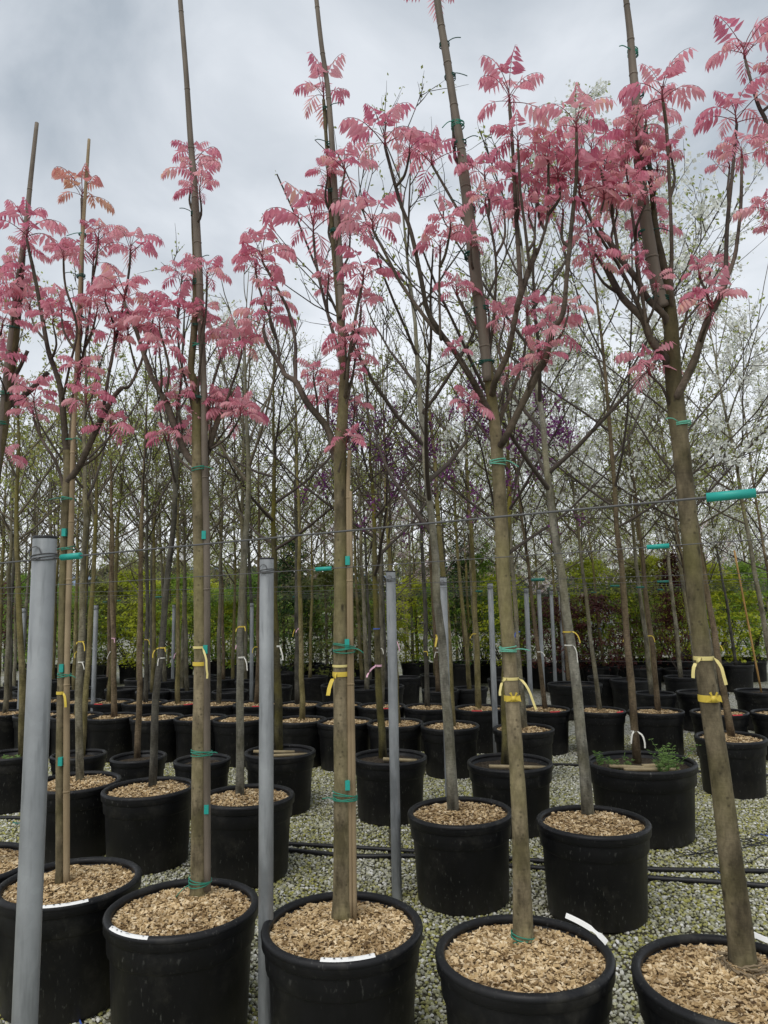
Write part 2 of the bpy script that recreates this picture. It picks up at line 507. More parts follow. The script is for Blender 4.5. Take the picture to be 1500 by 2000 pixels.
# ------------------------------------------------------------------ ground
def ground_mat():
    m = NT('gravel_ground')
    co = m.coord()
    v = m.n('ShaderNodeTexVoronoi'); v.inputs['Scale'].default_value = 55; m.l(co, v.inputs['Vector'])
    s = m.n('ShaderNodeSeparateColor'); m.l(v.outputs['Color'], s.inputs[0])
    c = m.ramp(s.outputs[0], [(0, (0.16, 0.16, 0.12)), (0.35, (0.42, 0.42, 0.35)), (0.75, (0.62, 0.61, 0.56)), (1, (0.76, 0.75, 0.72))])
    c = m.mix(0.8, c, m.ramp(v.outputs['Distance'], [(0.25, (1, 1, 1)), (0.75, (0.22, 0.22, 0.2))]), 'MULTIPLY')
    big = m.noise(1.3, 4)
    c = m.mix(m.ramp(big, [(0.45, (0, 0, 0)), (0.65, (0.55,) * 3)]), c, (0.17, 0.17, 0.06))
    m.base(c); m.rough(0.9, 0.2)
    inv = m.n('ShaderNodeMath', operation='SUBTRACT'); inv.inputs[0].default_value = 1.0
    m.l(v.outputs['Distance'], inv.inputs[1])
    m.bump(inv.outputs[0], 0.7, 0.012)
    return m.mat
gb = MB()
gb.face([Vector((-3500, -60, 0)), Vector((3500, -60, 0)), Vector((3500, 6000, 0)), Vector((-3500, 6000, 0))])
ground = link('gravel_ground', gb.mesh('gravel_ground', ground_mat(), False), kind='structure')
tag(ground, 'pale mossy gravel ground under all the rows of pots', 'ground')

db = MB()  # dark sheet added so the gaps between stones read as shade
db.face([Vector((-5.0, .6, .004)), Vector((5.0, .6, .004)), Vector((5.0, 8.6, .004)), Vector((-5.0, 8.6, .004))])
shade_sheet = link('gap_shade_sheet', db.mesh('gap_shade_sheet', plain('gap_shade_brown', (0.055, 0.05, 0.03), 0.9, 0.2, 0.4, 25), False), kind='structure')
tag(shade_sheet, 'dark sheet under the gravel standing in for shade between the stones', 'ground')

def stone_mat():
    m = NT('gravel_stone')
    g = m.n('ShaderNodeNewGeometry')
    c = m.ramp(g.outputs['Random Per Island'], [(0, (0.09, 0.09, 0.06)), (0.22, (0.25, 0.25, 0.19)), (0.55, (0.47, 0.465, 0.40)), (0.85, (0.66, 0.655, 0.60)), (1, (0.78, 0.77, 0.74))])
    n = m.noise(0.95, 5, vec=g.outputs['Position'])
    f = m.ramp(n, [(0.36, (0.35,) * 3), (0.52, (1.0,) * 3)])
    r2 = m.n('ShaderNodeMath', operation='MULTIPLY'); r2.inputs[1].default_value = 7.31
    m.l(g.outputs['Random Per Island'], r2.inputs[0])
    fr = m.n('ShaderNodeMath', operation='FRACT'); m.l(r2.outputs[0], fr.inputs[0])
    mm = m.n('ShaderNodeMath', operation='MULTIPLY'); m.l(f, mm.inputs[0]); m.l(fr.outputs[0], mm.inputs[1])
    moss = m.mix(fr.outputs[0], (0.07, 0.075, 0.012), (0.36, 0.345, 0.085))
    m.base(m.mix(mm.outputs[0], c, moss))
    m.rough(0.75, 0.25)
    return m.mat
rnd = random.Random(5)
def icosa():
    t = (1 + 5 ** 0.5) / 2
    vs = [(-1, t, 0), (1, t, 0), (-1, -t, 0), (1, -t, 0), (0, -1, t), (0, 1, t), (0, -1, -t), (0, 1, -t), (t, 0, -1), (t, 0, 1), (-t, 0, -1), (-t, 0, 1)]
    fs = [(0, 11, 5), (0, 5, 1), (0, 1, 7), (0, 7, 10), (0, 10, 11), (1, 5, 9), (5, 11, 4), (11, 10, 2), (10, 7, 6), (7, 1, 8),
          (3, 9, 4), (3, 4, 2), (3, 2, 6), (3, 6, 8), (3, 8, 9), (4, 9, 5), (2, 4, 11), (6, 2, 10), (8, 6, 7), (9, 8, 1)]
    return [Vector(v).normalized() for v in vs], fs
IV, IF = icosa()
tile = MB()
TILE = 1.0
cell = 0.0168
nt = int(TILE / cell)
for i in range(nt):
    for j in range(nt):
        x = (i + 0.5 + rnd.uniform(-.45, .45)) * cell - TILE / 2
        y = (j + 0.5 + rnd.uniform(-.45, .45)) * cell - TILE / 2
        r = rnd.uniform(0.0065, 0.0122) * (1.35 if rnd.random() < .06 else 1)
        sx, sy, sz = r * rnd.uniform(.85, 1.35), r * rnd.uniform(.7, 1.0), r * rnd.uniform(.5, .75)
        q = Quaternion((0, 0, 1), rnd.uniform(0, 6.28)) @ Quaternion((1, 0, 0), rnd.uniform(-.6, .6)) @ Quaternion((0, 1, 0), rnd.uniform(-.6, .6))
        b = len(tile.v)
        c = Vector((x, y, rnd.uniform(0.003, 0.012)))
        for v in IV:
            tile.v.append(c + q @ Vector((v.x * sx * rnd.uniform(.8, 1.15), v.y * sy * rnd.uniform(.8, 1.15), v.z * sz)))
        for f in IF:
            tile.f.append(tuple(b + k for k in f)); tile.m.append(0)
gravel = link('gravel', tile.mesh('gravel_stones', stone_mat(), False), loc=(0, 4.6, 0.0), kind='stuff')
tag(gravel, 'loose whitish and moss green gravel stones between the pots', 'gravel')
ng = bpy.data.node_groups.new('gravel_patches', 'GeometryNodeTree')
ng.interface.new_socket('Geometry', in_out='INPUT', socket_type='NodeSocketGeometry')
ng.interface.new_socket('Geometry', in_out='OUTPUT', socket_type='NodeSocketGeometry')
gi = ng.nodes.new('NodeGroupInput'); go = ng.nodes.new('NodeGroupOutput')
grid = ng.nodes.new('GeometryNodeMeshGrid')
grid.inputs['Size X'].default_value = 9.0; grid.inputs['Size Y'].default_value = 7.0
grid.inputs['Vertices X'].default_value = 10; grid.inputs['Vertices Y'].default_value = 8
iop = ng.nodes.new('GeometryNodeInstanceOnPoints')
rv = ng.nodes.new('FunctionNodeRandomValue'); rv.data_type = 'INT'
rv.inputs[4].default_value = 0; rv.inputs[5].default_value = 3
mul = ng.nodes.new('ShaderNodeMath'); mul.operation = 'MULTIPLY'; mul.inputs[1].default_value = math.pi / 2
cxyz = ng.nodes.new('ShaderNodeCombineXYZ')
ng.links.new(rv.outputs[2], mul.inputs[0]); ng.links.new(mul.outputs[0], cxyz.inputs[2])
ng.links.new(grid.outputs['Mesh'], iop.inputs['Points'])
ng.links.new(gi.outputs[0], iop.inputs['Instance'])
ng.links.new(cxyz.outputs[0], iop.inputs['Rotation'])
ng.links.new(iop.outputs[0], go.inputs[0])
gm = gravel.modifiers.new('patches', 'NODES'); gm.node_group = ng

# ------------------------------------------------------------------ hills and far wood
hb = MB()
hx = [i * 120 - 3600 for i in range(61)]
for x in hx:
    h = 150 + 60 * noise.noise(Vector((x / 700, 0.3, 0))) + 26 * noise.noise(Vector((x / 180, 4.3, 0)))
    hb.v += [Vector((x, 2500, -2)), Vector((x, 2900, h * .72)), Vector((x, 3300, h)), Vector((x, 3900, -2))]
for i in range(len(hx) - 1):
    for k in range(3):
        hb.f.append((4 * i + k, 4 * i + 4 + k, 4 * i + 5 + k, 4 * i + 1 + k)); hb.m.append(0)
hills = link('hills', hb.mesh('hills', plain('hazy_hill_forest', (0.20, 0.25, 0.33), 0.95, 0.05, 0.15, 0.01)), kind='structure')  # distance haze painted into the forest colour as blue grey
tag(hills, 'low blue grey hills on the horizon', 'hills')

rt = random.Random(11)
tb = MB()
for k in range(170):
    d = rt.uniform(36, 58)
    x = rt.uniform(-0.72, 0.72) * d
    hgt = rt.uniform(3.2, 4.9) * (d / 44) * (.80 if x < -.42 * d else 1)
    rx = rt.uniform(1.2, 2.6)
    for q in range(230):
        u = Vector((rt.gauss(0, 1), rt.gauss(0, 1), rt.gauss(0, 1))).normalized() * (rt.random() ** .4)
        p = Vector((x + u.x * rx, d + u.y * 1.2, max(0.1, hgt * .5 + u.z * hgt * .52)))
        s = rt.uniform(.14, .38)
        a = Vector((rt.uniform(-1, 1), rt.uniform(-1, 1), rt.uniform(-1, 1))).normalized(); b = a.orthogonal().normalized()
        tb.face([p - a * s, p - b * s * .5, p + a * s, p + b * s * .5])
wood = link('treeline', tb.mesh('treeline', M['far_leaf'], False), kind='stuff')
tag(wood, 'far dark green and brown wood closing off the nursery', 'wood')

# ------------------------------------------------------------------ pots
def pot_parts(D, H, fill, seg=48, chips=0, seed=1):
    R = D / 2
    body = MB()
    rb = R * 0.845
    prof = [(0.0, 0.004), (rb - .012, 0.0), (rb, 0.012), (rb + (R - .022 - rb) * .68, H * .70), (rb + (R - .022 - rb) * .70 + .004, H * .715),
            (R - .018, H * .73), (R - .013, H - .045), (R - .012, H - .02), (R - .026, H - .012), (R - .034, H - .06), (R - .05, H - .12), (0.0, H - .125)]
    body.lathe(prof, seg)
    rim = MB()
    t = .0165
    ring = []
    for k in range(10):
        a = 2 * math.pi * k / 10
        ring.append((R - t + t * math.cos(a) * .95, H - t * .9 + t * math.sin(a) * .95))
    rim.lathe(ring, seg, closed=True)
    # skirt under the rolled rim
    rim.lathe([(R - .003, H - t), (R - .004, H - .048), (R - .008, H - .051), (R - .012, H - .046)], seg)
    bed = MB()
    zt = H - (.036 if fill == 'chips' else .050)
    rr = random.Random(seed)
    Ri = R - .030
    off = Vector((seed * 3.1, 0, 0))
    def zz(x, y):
        r2 = (x * x + y * y) / (Ri * Ri)
        return zt + .020 * (1 - r2) * (fill == 'chips') + .010 * noise.noise(Vector((x * 9, y * 9, 0)) + off)
    rings, sg = 7, 28
    bed.v.append(Vector((0, 0, zz(0, 0))))
    for i in range(1, rings + 1):
        for k in range(sg):
            a = 2 * math.pi * k / sg; r = Ri * i / rings
            bed.v.append(Vector((r * math.cos(a), r * math.sin(a), zz(r * math.cos(a), r * math.sin(a)))))
    for k in range(sg):
        bed.f.append((0, 1 + k, 1 + (k + 1) % sg)); bed.m.append(0)
    for i in range(rings - 1):
        for k in range(sg):
            a0 = 1 + i * sg
            bed.f.append((a0 + k, a0 + sg + k, a0 + sg + (k + 1) % sg, a0 + (k + 1) % sg)); bed.m.append(0)
    ch = None
    if chips:
        ch = MB()
        for q in range(chips):
            a = rr.uniform(0, 6.2832); r = Ri * math.sqrt(rr.random()) * .985
            x, y = r * math.cos(a), r * math.sin(a)
            L = rr.uniform(.008, .021); W = L * rr.uniform(.32, .7); T = rr.uniform(.002, .0045)
            if chips < 900:
                L *= 1.35; W *= 1.35
            rot = Matrix.Rotation(rr.uniform(0, 6.28), 3, 'Z') @ Matrix.Rotation(rr.gauss(0, .55), 3, 'X') @ Matrix.Rotation(rr.gauss(0, .36), 3, 'Y')
            b0 = len(ch.v)
            ch.box(Vector((x, y, zz(x, y) + rr.uniform(.001, .010))), L, W, T, rot)
            tp = rr.uniform(.3, .9)                                     # splintered end
            for i in (b0 + 1, b0 + 2, b0 + 5, b0 + 6):
                c = ch.v[b0 + (i - b0)] 
                m_ = (ch.v[b0 + 1] + ch.v[b0 + 6]) / 2 if i in (b0 + 1, b0 + 6) else (ch.v[b0 + 2] + ch.v[b0 + 5]) / 2
                ch.v[i] = c.lerp(m_, (1 - tp) * .5)
    tp = [('body', body.mesh('pot_body', M['pot'])), ('rim', rim.mesh('pot_rim', M['pot']))]
    tp.append(('soil' if fill == 'soil' else 'mulch_bed', bed.mesh('pot_fill', M['soil'] if fill == 'soil' else M['chip_bed'])))
    if ch:
        tp.append(('wood_chips', ch.mesh('pot_chips', M['chip'], False)))
    return tp, zt + (.014 if fill == 'chips' else 0)

POTS = {}
def pot_kind(D, H, fill, chips=0, seed=1):
    k = (D, H, fill, chips, seed)
    if k not in POTS:
        POTS[k] = pot_parts(D, H, fill, 48 if chips > 900 or D > .6 else 36, chips, seed)
    return POTS[k]
rp = random.Random(21)
def pot(px, py, D, H, fill, label, group=None, chips=0, seed=1, loc=None, tilt=0.012):
    parts, ztop = pot_kind(D, H, fill, chips, seed)
    if loc is None:
        loc = G(px, py, H); loc.z = 0
    loc = Vector((loc.x, loc.y, 0.009))
    o = link('plant_pot', None, loc=loc)
    o.rotation_euler = (rp.uniform(-tilt, tilt), rp.uniform(-tilt, tilt), rp.uniform(0, 6.28))
    for nm, me in parts:
        c = link(nm, me, o)
        if nm == 'wood_chips':
            c['kind'] = 'stuff'
    tag(o, label, 'pot', group)
    return loc, ztop + .009

# ------------------------------------------------------------------ pink trees of the front row
def leaf_mesh(seed, elev):
    r = random.Random(seed)
    mb = MB()
    n = 9
    pts = []
    p = Vector((0, 0, 0)); e = elev
    bend = r.uniform(math.radians(95), math.radians(135))
    yaw = 0; dy = r.uniform(-.05, .05)
    for i in range(n):
        pts.append(p.copy())
        p = p + Vector((math.cos(e) * math.cos(yaw), math.cos(e) * math.sin(yaw), math.sin(e))) / (n - 1)
        e -= bend / (n - 1) * (0.20 + 1.75 * i / n)
        yaw += dy
    mb.quad_strip_tube(pts, [.012 * (1 - .7 * i / n) for i in range(n)], 3, False, 1)
    def at(t):
        f = t * (n - 1); i = min(int(f), n - 2)
        return pts[i].lerp(pts[i + 1], f - i), (pts[i + 1] - pts[i]).normalized()
    def leaflet(b, d, wv, L, W, fold):
        d = d.normalized()
        wv = (wv - d * wv.dot(d)).normalized()
        nn = d.cross(wv)
        k = len(mb.v)
        cv = -nn * L * .10
        mb.v += [b, b + d * L * .30 + wv * W * .5 + nn * fold, b + d * L * .30, b + d * L * .30 - wv * W * .5 + nn * fold,
                 b + d * L * .66 + wv * W * .34 + nn * fold * .6 + cv * .4, b + d * L * .66 + cv * .4, b + d * L * .66 - wv * W * .34 + nn * fold * .6 + cv * .4, b + d * L + cv]
        for f in ((0, 2, 1), (0, 3, 2), (1, 2, 5, 4), (2, 3, 6, 5), (4, 5, 7), (5, 6, 7)):
            mb.f.append(tuple(k + x for x in f)); mb.m.append(0)
    pairs = 6
    for q in range(pairs):
        t = .42 + .54 * q / (pairs - 1) + r.uniform(-.01, .01)
        b, tg = at(t)
        side = tg.cross(Vector((0, 0, 1)))
        side = side.normalized() if side.length > .05 else Vector((0, 1, 0))
        droop = .45 + 1.6 * (q / (pairs - 1)) ** 1.0
        L0 = .375 * (1 - .36 * abs(q - 1.9) / 3.6)
        for s in (-1, 1):
            d = side * s * (1.0 - .25 * q / pairs) + tg * .45 + Vector((0, 0, -1)) * droop * r.uniform(.8, 1.2)
            L = L0 * r.uniform(.88, 1.12)
            leaflet(b, d, tg + Vector((0, 0, .25)), L, L * r.uniform(.27, .35), -L * .07)
    b, tg = at(1.0)
    leaflet(b, tg + Vector((0, 0, -.9)), Vector((0, 1, 0)), .22, .085, -.01)
    return mb.mesh('compound_leaf', [M['pink_leaf'], M['red_shoot']])
LEAVES = [(math.radians(e), leaf_mesh(100 + i, math.radians(e))) for i, e in enumerate([14, 22, 30, 38, 46, 54, 62, 70, 80, 26, 42, 58])]

rl = random.Random(77)
def smooth_line(pts, per=4):
    """Catmull-Rom through pts (tuples of floats)"""
    out = []
    n = len(pts)
    for i in range(n - 1):
        p0, p1, p2, p3 = pts[max(i - 1, 0)], pts[i], pts[i + 1], pts[min(i + 2, n - 1)]
        for k in range(per):
            t = k / per
            out.append(tuple(.5 * (2 * b + (c - a) * t + (2 * a - 5 * b + 4 * c - d) * t * t + (3 * b - a - 3 * c + d) * t ** 3) for a, b, c, d in zip(p0, p1, p2, p3)))
    out.append(pts[-1])
    return out

TIES = []
def tie_ring(mb, c, ax, a, b, rng, loops=3, wire=.0022, tail=True):
    """loops of tie wire round centre c; a half width along x, b half depth along y"""
    for q in range(loops):
        pts = []
        tx, ty = rng.uniform(-.22, .22), rng.uniform(-.15, .15)
        dz = (q - (loops - 1) / 2) * wire * 2.6
        for k in range(15):
            an = 2 * math.pi * k / 14
            x, y = a * 1.04 * math.cos(an), b * 1.04 * math.sin(an)
            pts.append(c + Vector((x, y, dz + x * tx + y * ty)) + ax * 0)
        mb.quad_strip_tube(pts, wire, 5, False)
    if tail:
        s = rng.choice((-1, 1))
        p = c + Vector((a * s * .7, -b * 1.05, 0))
        pts = [p]
        d = Vector((s * .8, -.3, rng.uniform(-.3, .5)))
        for k in range(5):
            p = p + d * .012
            d = d + Vector((0, 0, -.35 * rng.random()))
            pts.append(p)
        mb.quad_strip_tube(pts, wire * .9, 5, True)

def toona(name, label, d, base_xy, base_z, trunk, branches, whorls, cane_sets, ties, group='pink leaved trees of the front row'):
    """trunk [(px,py,halfwidth px)], branches [([(px,py)...], r0, r1)], whorls [(px,py,size px)]"""
    rg = random.Random(hash(label) % 1000 if False else sum(map(ord, label)))
    base = Vector((base_xy[0], base_xy[1], base_z - .02))
    root = link(name, None, loc=base)
    tag(root, label, 'tree', group)
    k = d / F
    tr = smooth_line([(float(a), float(b), float(c)) for a, b, c in trunk], 5)
    nodes = []            # px, py, depth of every wood sample
    pts, rad = [], []
    for i, (x, y, r) in enumerate(tr):
        w = P(x, y, d)
        f = min(1, i / 6)
        pts.append(w - base)
        rad.append(r * k * (1 + .05 * noise.noise(Vector((x * .02, y * .03, d)))))
        nodes.append((x, y, d, r))
    pts[0] = Vector((pts[0].x, pts[0].y, 0))
    rad[0] *= 1.30; rad[1] *= 1.04
    mb = MB().quad_strip_tube(pts, rad, 14)
    link('trunk', mb.mesh('trunk', M['toona_bark']), root)
    tipd = []
    for bp, r0, r1 in branches:
        sl = smooth_line([(float(a), float(b)) for a, b in bp], 4)
        # depth: start where it leaves the wood, drift to or from the camera
        near = min(nodes, key=lambda q: (q[0] - sl[0][0]) ** 2 + (q[1] - sl[0][1]) ** 2)
        d0 = near[2]
        length = sum(math.hypot(sl[i + 1][0] - sl[i][0], sl[i + 1][1] - sl[i][1]) for i in range(len(sl) - 1)) * k
        d1 = d0 + rg.uniform(-.42, .42) * length
        bpts, brad = [], []
        sl = [(near[0] * .5 + sl[0][0] * .5, sl[0][1] + 4)] + sl
        n = len(sl)
        for i, (x, y) in enumerate(sl):
            t = i / (n - 1)
            dd = d0 + (d1 - d0) * t ** .9
            bpts.append(P(x, y, dd) - base)
            brad.append((r0 + (r1 - r0) * t) * .86 * k * rg.uniform(.95, 1.06))
            nodes.append((x, y, dd, r0 + (r1 - r0) * t))
        link('branch', MB().quad_strip_tube(bpts, brad, 9).mesh('branch', M['toona_branch']), root)
        tipd.append((sl[-1][0], sl[-1][1], d1))
    crown = MB()
    placed = []
    for wx, wy, wr in whorls:
        best = min(tipd + [(q[0], q[1], q[2]) for q in nodes[-1:]], key=lambda q: math.hypot(q[0] - wx, q[1] - wy)) if tipd else None
        if best and math.hypot(best[0] - wx, best[1] - wy) < 16:
            dd = best[2]
            node = P(wx, wy, dd)
            crown.quad_strip_tube([P(best[0], best[1], dd) - base, node - base + Vector((0, 0, .02))], [.0045, .003], 6, mi=1)
        else:
            cands = [q for q in nodes if q[1] > wy + 22]
            if not cands:
                cands = nodes
            near = min(cands, key=lambda q: abs(q[0] - wx) * 1.5 + abs(q[1] - wy - 70))
            dd = near[2] + rg.uniform(-.13, .13)
            node = P(wx, wy, dd)
            a = P(near[0], near[1], near[2]); m_ = a.lerp(node, .55) + Vector((rg.uniform(-.02, .02), rg.uniform(-.02, .02), -.02))
            stem = smooth_line([tuple(a - base), tuple(m_ - base), tuple(node - base)], 4)
            crown.quad_strip_tube([Vector(s) for s in stem], [.0062 - .0028 * i / (len(stem) - 1) for i in range(len(stem))], 6, mi=0)
        kk = dd / F
        # young red shoot above the node
        crown.quad_strip_tube([node - base, node - base + Vector((0, 0, wr * kk * .35))], [.0042, .0015], 6, mi=1)
        placed.append((node - base, wr * kk, (wx, wy) == (160, 386)))
    co = link('crown', crown.mesh('shoots', [M['toona_branch'], M['red_shoot']]), root)
    for node, L, bronze in placed:
        az = rg.uniform(0, 6.28)
        nl = 7 if L < .075 else 10
        for q in range(nl):
            t = q / (nl - 1)
            e = math.radians(28 + 50 * t + rg.uniform(-12, 10))
            me = min(LEAVES, key=lambda lv: abs(lv[0] - e) + rg.uniform(0, .10))[1]
            o = link('leaf', me, co, loc=node + Vector((0, 0, L * .30 * t)))
            az += 2.39996 + rg.uniform(-.3, .3)
            o.rotation_euler = (rg.uniform(-.15, .15), rg.uniform(-.12, .12), az)
            s = L * (1.24 - .18 * t) * rg.uniform(.68, 1.18)
            o.scale = (s, s, s)
            if bronze:
                o.material_slots[0].link = 'OBJECT'; o.material_slots[0].material = M['bronze_leaf']
    if ties:
        for ti, (tx, ty, hw, mt, lo) in enumerate(ties):
            c = P(tx, ty, d - .004) - base
            tm = MB()
            tie_ring(tm, c, Vector((0, 0, 1)), hw * k, hw * k * .92, rg, lo, .0021)
            link('tie', tm.mesh('tie', M[mt]), root)
    # canes tied to the tree are things of their own
    for cp, mt, clabel, clips in cane_sets:
        cs = smooth_line([(float(a), float(b), float(c)) for a, b, c in cp], 5)
        cpts = [P(x, y, d - .012) for x, y, r in cs]
        cb = cpts[0].copy()
        if cb.z > base_z + .3:
            pass
        o = link('support_cane', None, loc=cb)
        rr = []
        for i, (x, y, r) in enumerate(cs):
            rr.append(r * k * (1.12 if mt == 'pole_grey' else 1))
        cm = MB()
        cm.quad_strip_tube([p - cb for p in cpts], rr, 9)
        link('shaft', cm.mesh('cane_shaft', M[mt]), o)
        # bamboo joints
        for j in range(4, len(cpts) - 2, 5):
            p, nx = cpts[j] - cb, (cpts[j + 1] - cpts[j]).normalized()
            link('joint', MB().quad_strip_tube([p, p + nx * .004, p + nx * .008], [rr[j] * 1.03, rr[j] * 1.11, rr[j] * 1.03], 9).mesh('cane_joint', M[mt]), o)
        for (qx, qy) in clips:
            p = P(qx, qy, d - .020) - cb
            link('clip', MB().box(p, .017, .022, .034).mesh('cane_clip', M['teal'], False), o)
        tag(o, clabel, 'cane')
    return root, nodes

FD, FH = .57, .45
CH = 3600
front = {}
def front_pot(key, px, py, label, seed):
    loc, z = pot(px, py, FD, FH, 'chips', label, None, CH, seed)
    front[key] = (loc, z)
front_pot('Z', -62, 1688, 'black pot of wood chips just past the thick grey post, ending the front row', 1)
front_pot('A', 137, 1722, 'black chip pot half hidden by the thick grey post, holding a slim caned tree', 2)
front_pot('B', 357, 1772, 'black chip pot with a short white rim label between two metal posts', 1)
front_pot('C', 668, 1806, 'black chip pot with long white rim label, two canes beside its trunk', 2)
front_pot('D', 1024, 1862, 'black chip filled pot with a broken white label standing up behind its rim', 1)
front_pot('E', 1432, 1912, 'black chip filled pot with the thickest leaning trunk and burlap round its foot', 2)

def base_at(key, px, py):
    loc, z = front[key]
    p = G(px, py, z)
    return (p.x, p.y), z, p.y

# tree A and its neighbour Z
bxy, bz, dA = base_at('A', 118, 1727)
toona('pink_tree', 'slim pink leaved tree tied to a tan cane behind the thick grey post', dA, bxy, bz,
    [(118, 1727, 8), (117, 1500, 7.5), (120, 1300, 7), (124, 1100, 7.5), (128, 1000, 8.5), (133, 930, 9), (131, 880, 8)],
    [([(131, 885), (127, 850), (120, 770), (112, 735), (96, 690), (86, 640), (70, 550), (57, 490), (52, 466)], 8, 3),
     ([(133, 940), (152, 915), (166, 888), (190, 835), (205, 805), (222, 775), (238, 757)], 8, 5),
     ([(238, 757), (252, 755), (268, 725), (280, 690), (270, 655)], 3.5, 2.5),
     ([(203, 808), (206, 770), (222, 680), (236, 620), (250, 545), (255, 498)], 4, 2.6),
     ([(131, 900), (142, 820), (150, 740), (156, 640), (160, 540), (161, 450), (160, 388)], 5.5, 3.5),
     ([(126, 960), (110, 905), (80, 855), (65, 815)], 4, 3),
     ([(150, 760), (170, 650), (178, 580), (182, 520)], 3.6, 2.4),
     ([(122, 780), (135, 720), (150, 640), (128, 560), (124, 508)], 3.2, 2.2)],
    [(160, 386, 66), (52, 464, 74), (182, 518, 66), (255, 496, 66), (192, 470, 52), (124, 504, 48), (120, 602, 48), (58, 604, 44), (103, 632, 55),
     (152, 738, 52), (168, 790, 50), (216, 848, 64), (250, 655, 56), (222, 668, 46), (66, 786, 56), (70, 816, 44), (205, 590, 50), (270, 650, 50), (160, 655, 44), (190, 605, 44)],
    [([(130, 1733, 6), (130, 1500, 6), (131, 1300, 5.6), (136, 1100, 5.6), (140, 1000, 5.4), (143, 860, 5), (148, 760, 4.6), (155, 600, 4.2), (162, 450, 3.8), (174, 272, 3)], 'cane',
      'tall tan bamboo cane with teal clips beside the slim tree behind the thick grey post', [(126, 1040), (121, 1305), (119, 1487)])],
    [(134, 975, 13, 'tie_green', 3), (133, 1072, 12, 'tie_green', 3), (139, 860, 10, 'tie_green', 2), (155, 620, 8, 'tie_dark', 2), (158, 540, 8, 'tie_dark', 3), (161, 458, 7, 'tie_green', 2), (126, 1318, 12, 'tie_green', 3)])
locZ, zZ = front['Z']
pz = P(-40, 1688, locZ.y)
toona('pink_tree', 'pink leaved tree leaning in at the end of the front row past the grey post', locZ.y, (pz.x, pz.y), zZ,
    [(-38, 1690, 11), (-34, 1500, 10), (-25, 1200, 9.5), (-12, 960, 9.5), (2, 860, 10), (13, 780, 10), (24, 700, 9), (33, 620, 8), (42, 530, 6), (47, 478, 4)],
    [([(13, 795), (30, 785), (62, 760), (94, 727)], 7, 5.5), ([(26, 740), (40, 715), (54, 685)], 5, 4.2), ([(-8, 930), (-40, 800), (-30, 700), (2, 650)], 5, 3),
     ([(34, 640), (40, 600), (34, 556)], 4, 3)],
    [(40, 548, 50), (30, 592, 54), (5, 640, 50), (48, 500, 44), (-8, 720, 52), (-10, 560, 60), (0, 905, 44), (8, 690, 40)],
    [([(-26, 1694, 6), (-22, 1400, 6), (-12, 1000, 6), (6, 800, 6), (22, 660, 6), (40, 520, 5.5), (50, 450, 5), (60, 350, 4.2), (72, 240, 3.6)], 'pole_grey',
      'dark weathered pole rising bare above the tree at the end of the front row', [])],
    [(2, 828, 12, 'tie_green', 3), (10, 770, 13, 'tie_green', 3), (26, 640, 12, 'tie_dark', 2)])
# tree B
bxy, bz, dB = base_at('B', 388, 1752)
toona('pink_tree', 'evenly forked pink leaved tree with a pole rising far above its crown', dB, bxy, bz,
    [(388, 1752, 15), (388, 1600, 14), (389, 1450, 13.5), (392, 1300, 13), (390, 1100, 12.5), (387, 960, 12), (385, 890, 11), (384, 800, 9.5), (379, 745, 8), (373, 722, 7), (378, 660, 7), (382, 600, 7), (382, 520, 6), (378, 430, 5), (377, 372, 3.5)],
    [([(378, 905), (358, 876), (330, 798), (318, 774), (300, 744), (282, 696), (266, 646), (250, 614), (243, 590)], 8.5, 3.4),
     ([(394, 905), (410, 870), (424, 825), (440, 795), (455, 766)], 8, 5),
     ([(438, 800), (452, 755), (464, 720), (472, 690)], 3.6, 2.8), ([(400, 880), (408, 790), (420, 735), (435, 690)], 4, 2.8),
     ([(384, 830), (372, 780), (352, 700), (346, 628)], 4, 2.6), ([(322, 782), (330, 720), (312, 645)], 3.6, 2.6), ([(384, 790), (392, 700), (402, 610), (404, 548)], 3.4, 2.4)],
    [(377, 350, 56), (378, 318, 60), (390, 378, 50), (243, 588, 74), (472, 688, 60), (436, 686, 58), (346, 626, 68), (311, 642, 54), (355, 548, 50), (404, 546, 54),
     (312, 694, 48), (352, 755, 50), (344, 800, 48), (328, 862, 44), (386, 838, 42), (416, 798, 46), (452, 824, 64), (470, 812, 44), (300, 618, 46), (398, 620, 40)],
    [([(405, 1740, 6), (404, 1400, 6), (404, 1100, 6), (400, 900, 6), (398, 760, 6), (393, 640, 6.5), (389, 540, 7), (385, 460, 7), (380, 370, 6.5), (372, 270, 5.5), (364, 150, 5), (352, 0, 4.6), (348, -60, 4.4)], 'pole_grey',
      'weathered pole with teal clips rising far above the evenly forked tree', [(399, 1045), (402, 1268), (404, 1580)])],
    [(390, 915, 15, 'tie_green', 3), (389, 777, 12, 'tie_dark', 3), (387, 675, 11, 'tie_green', 3), (386, 637, 10, 'tie_dark', 2), (386, 552, 10, 'tie_dark', 5), (385, 510, 9, 'tie_dark', 3), (382, 418, 9, 'tie_dark', 3), (394, 1470, 19, 'tie_green', 4), (391, 1720, 20, 'tie_green', 4)])
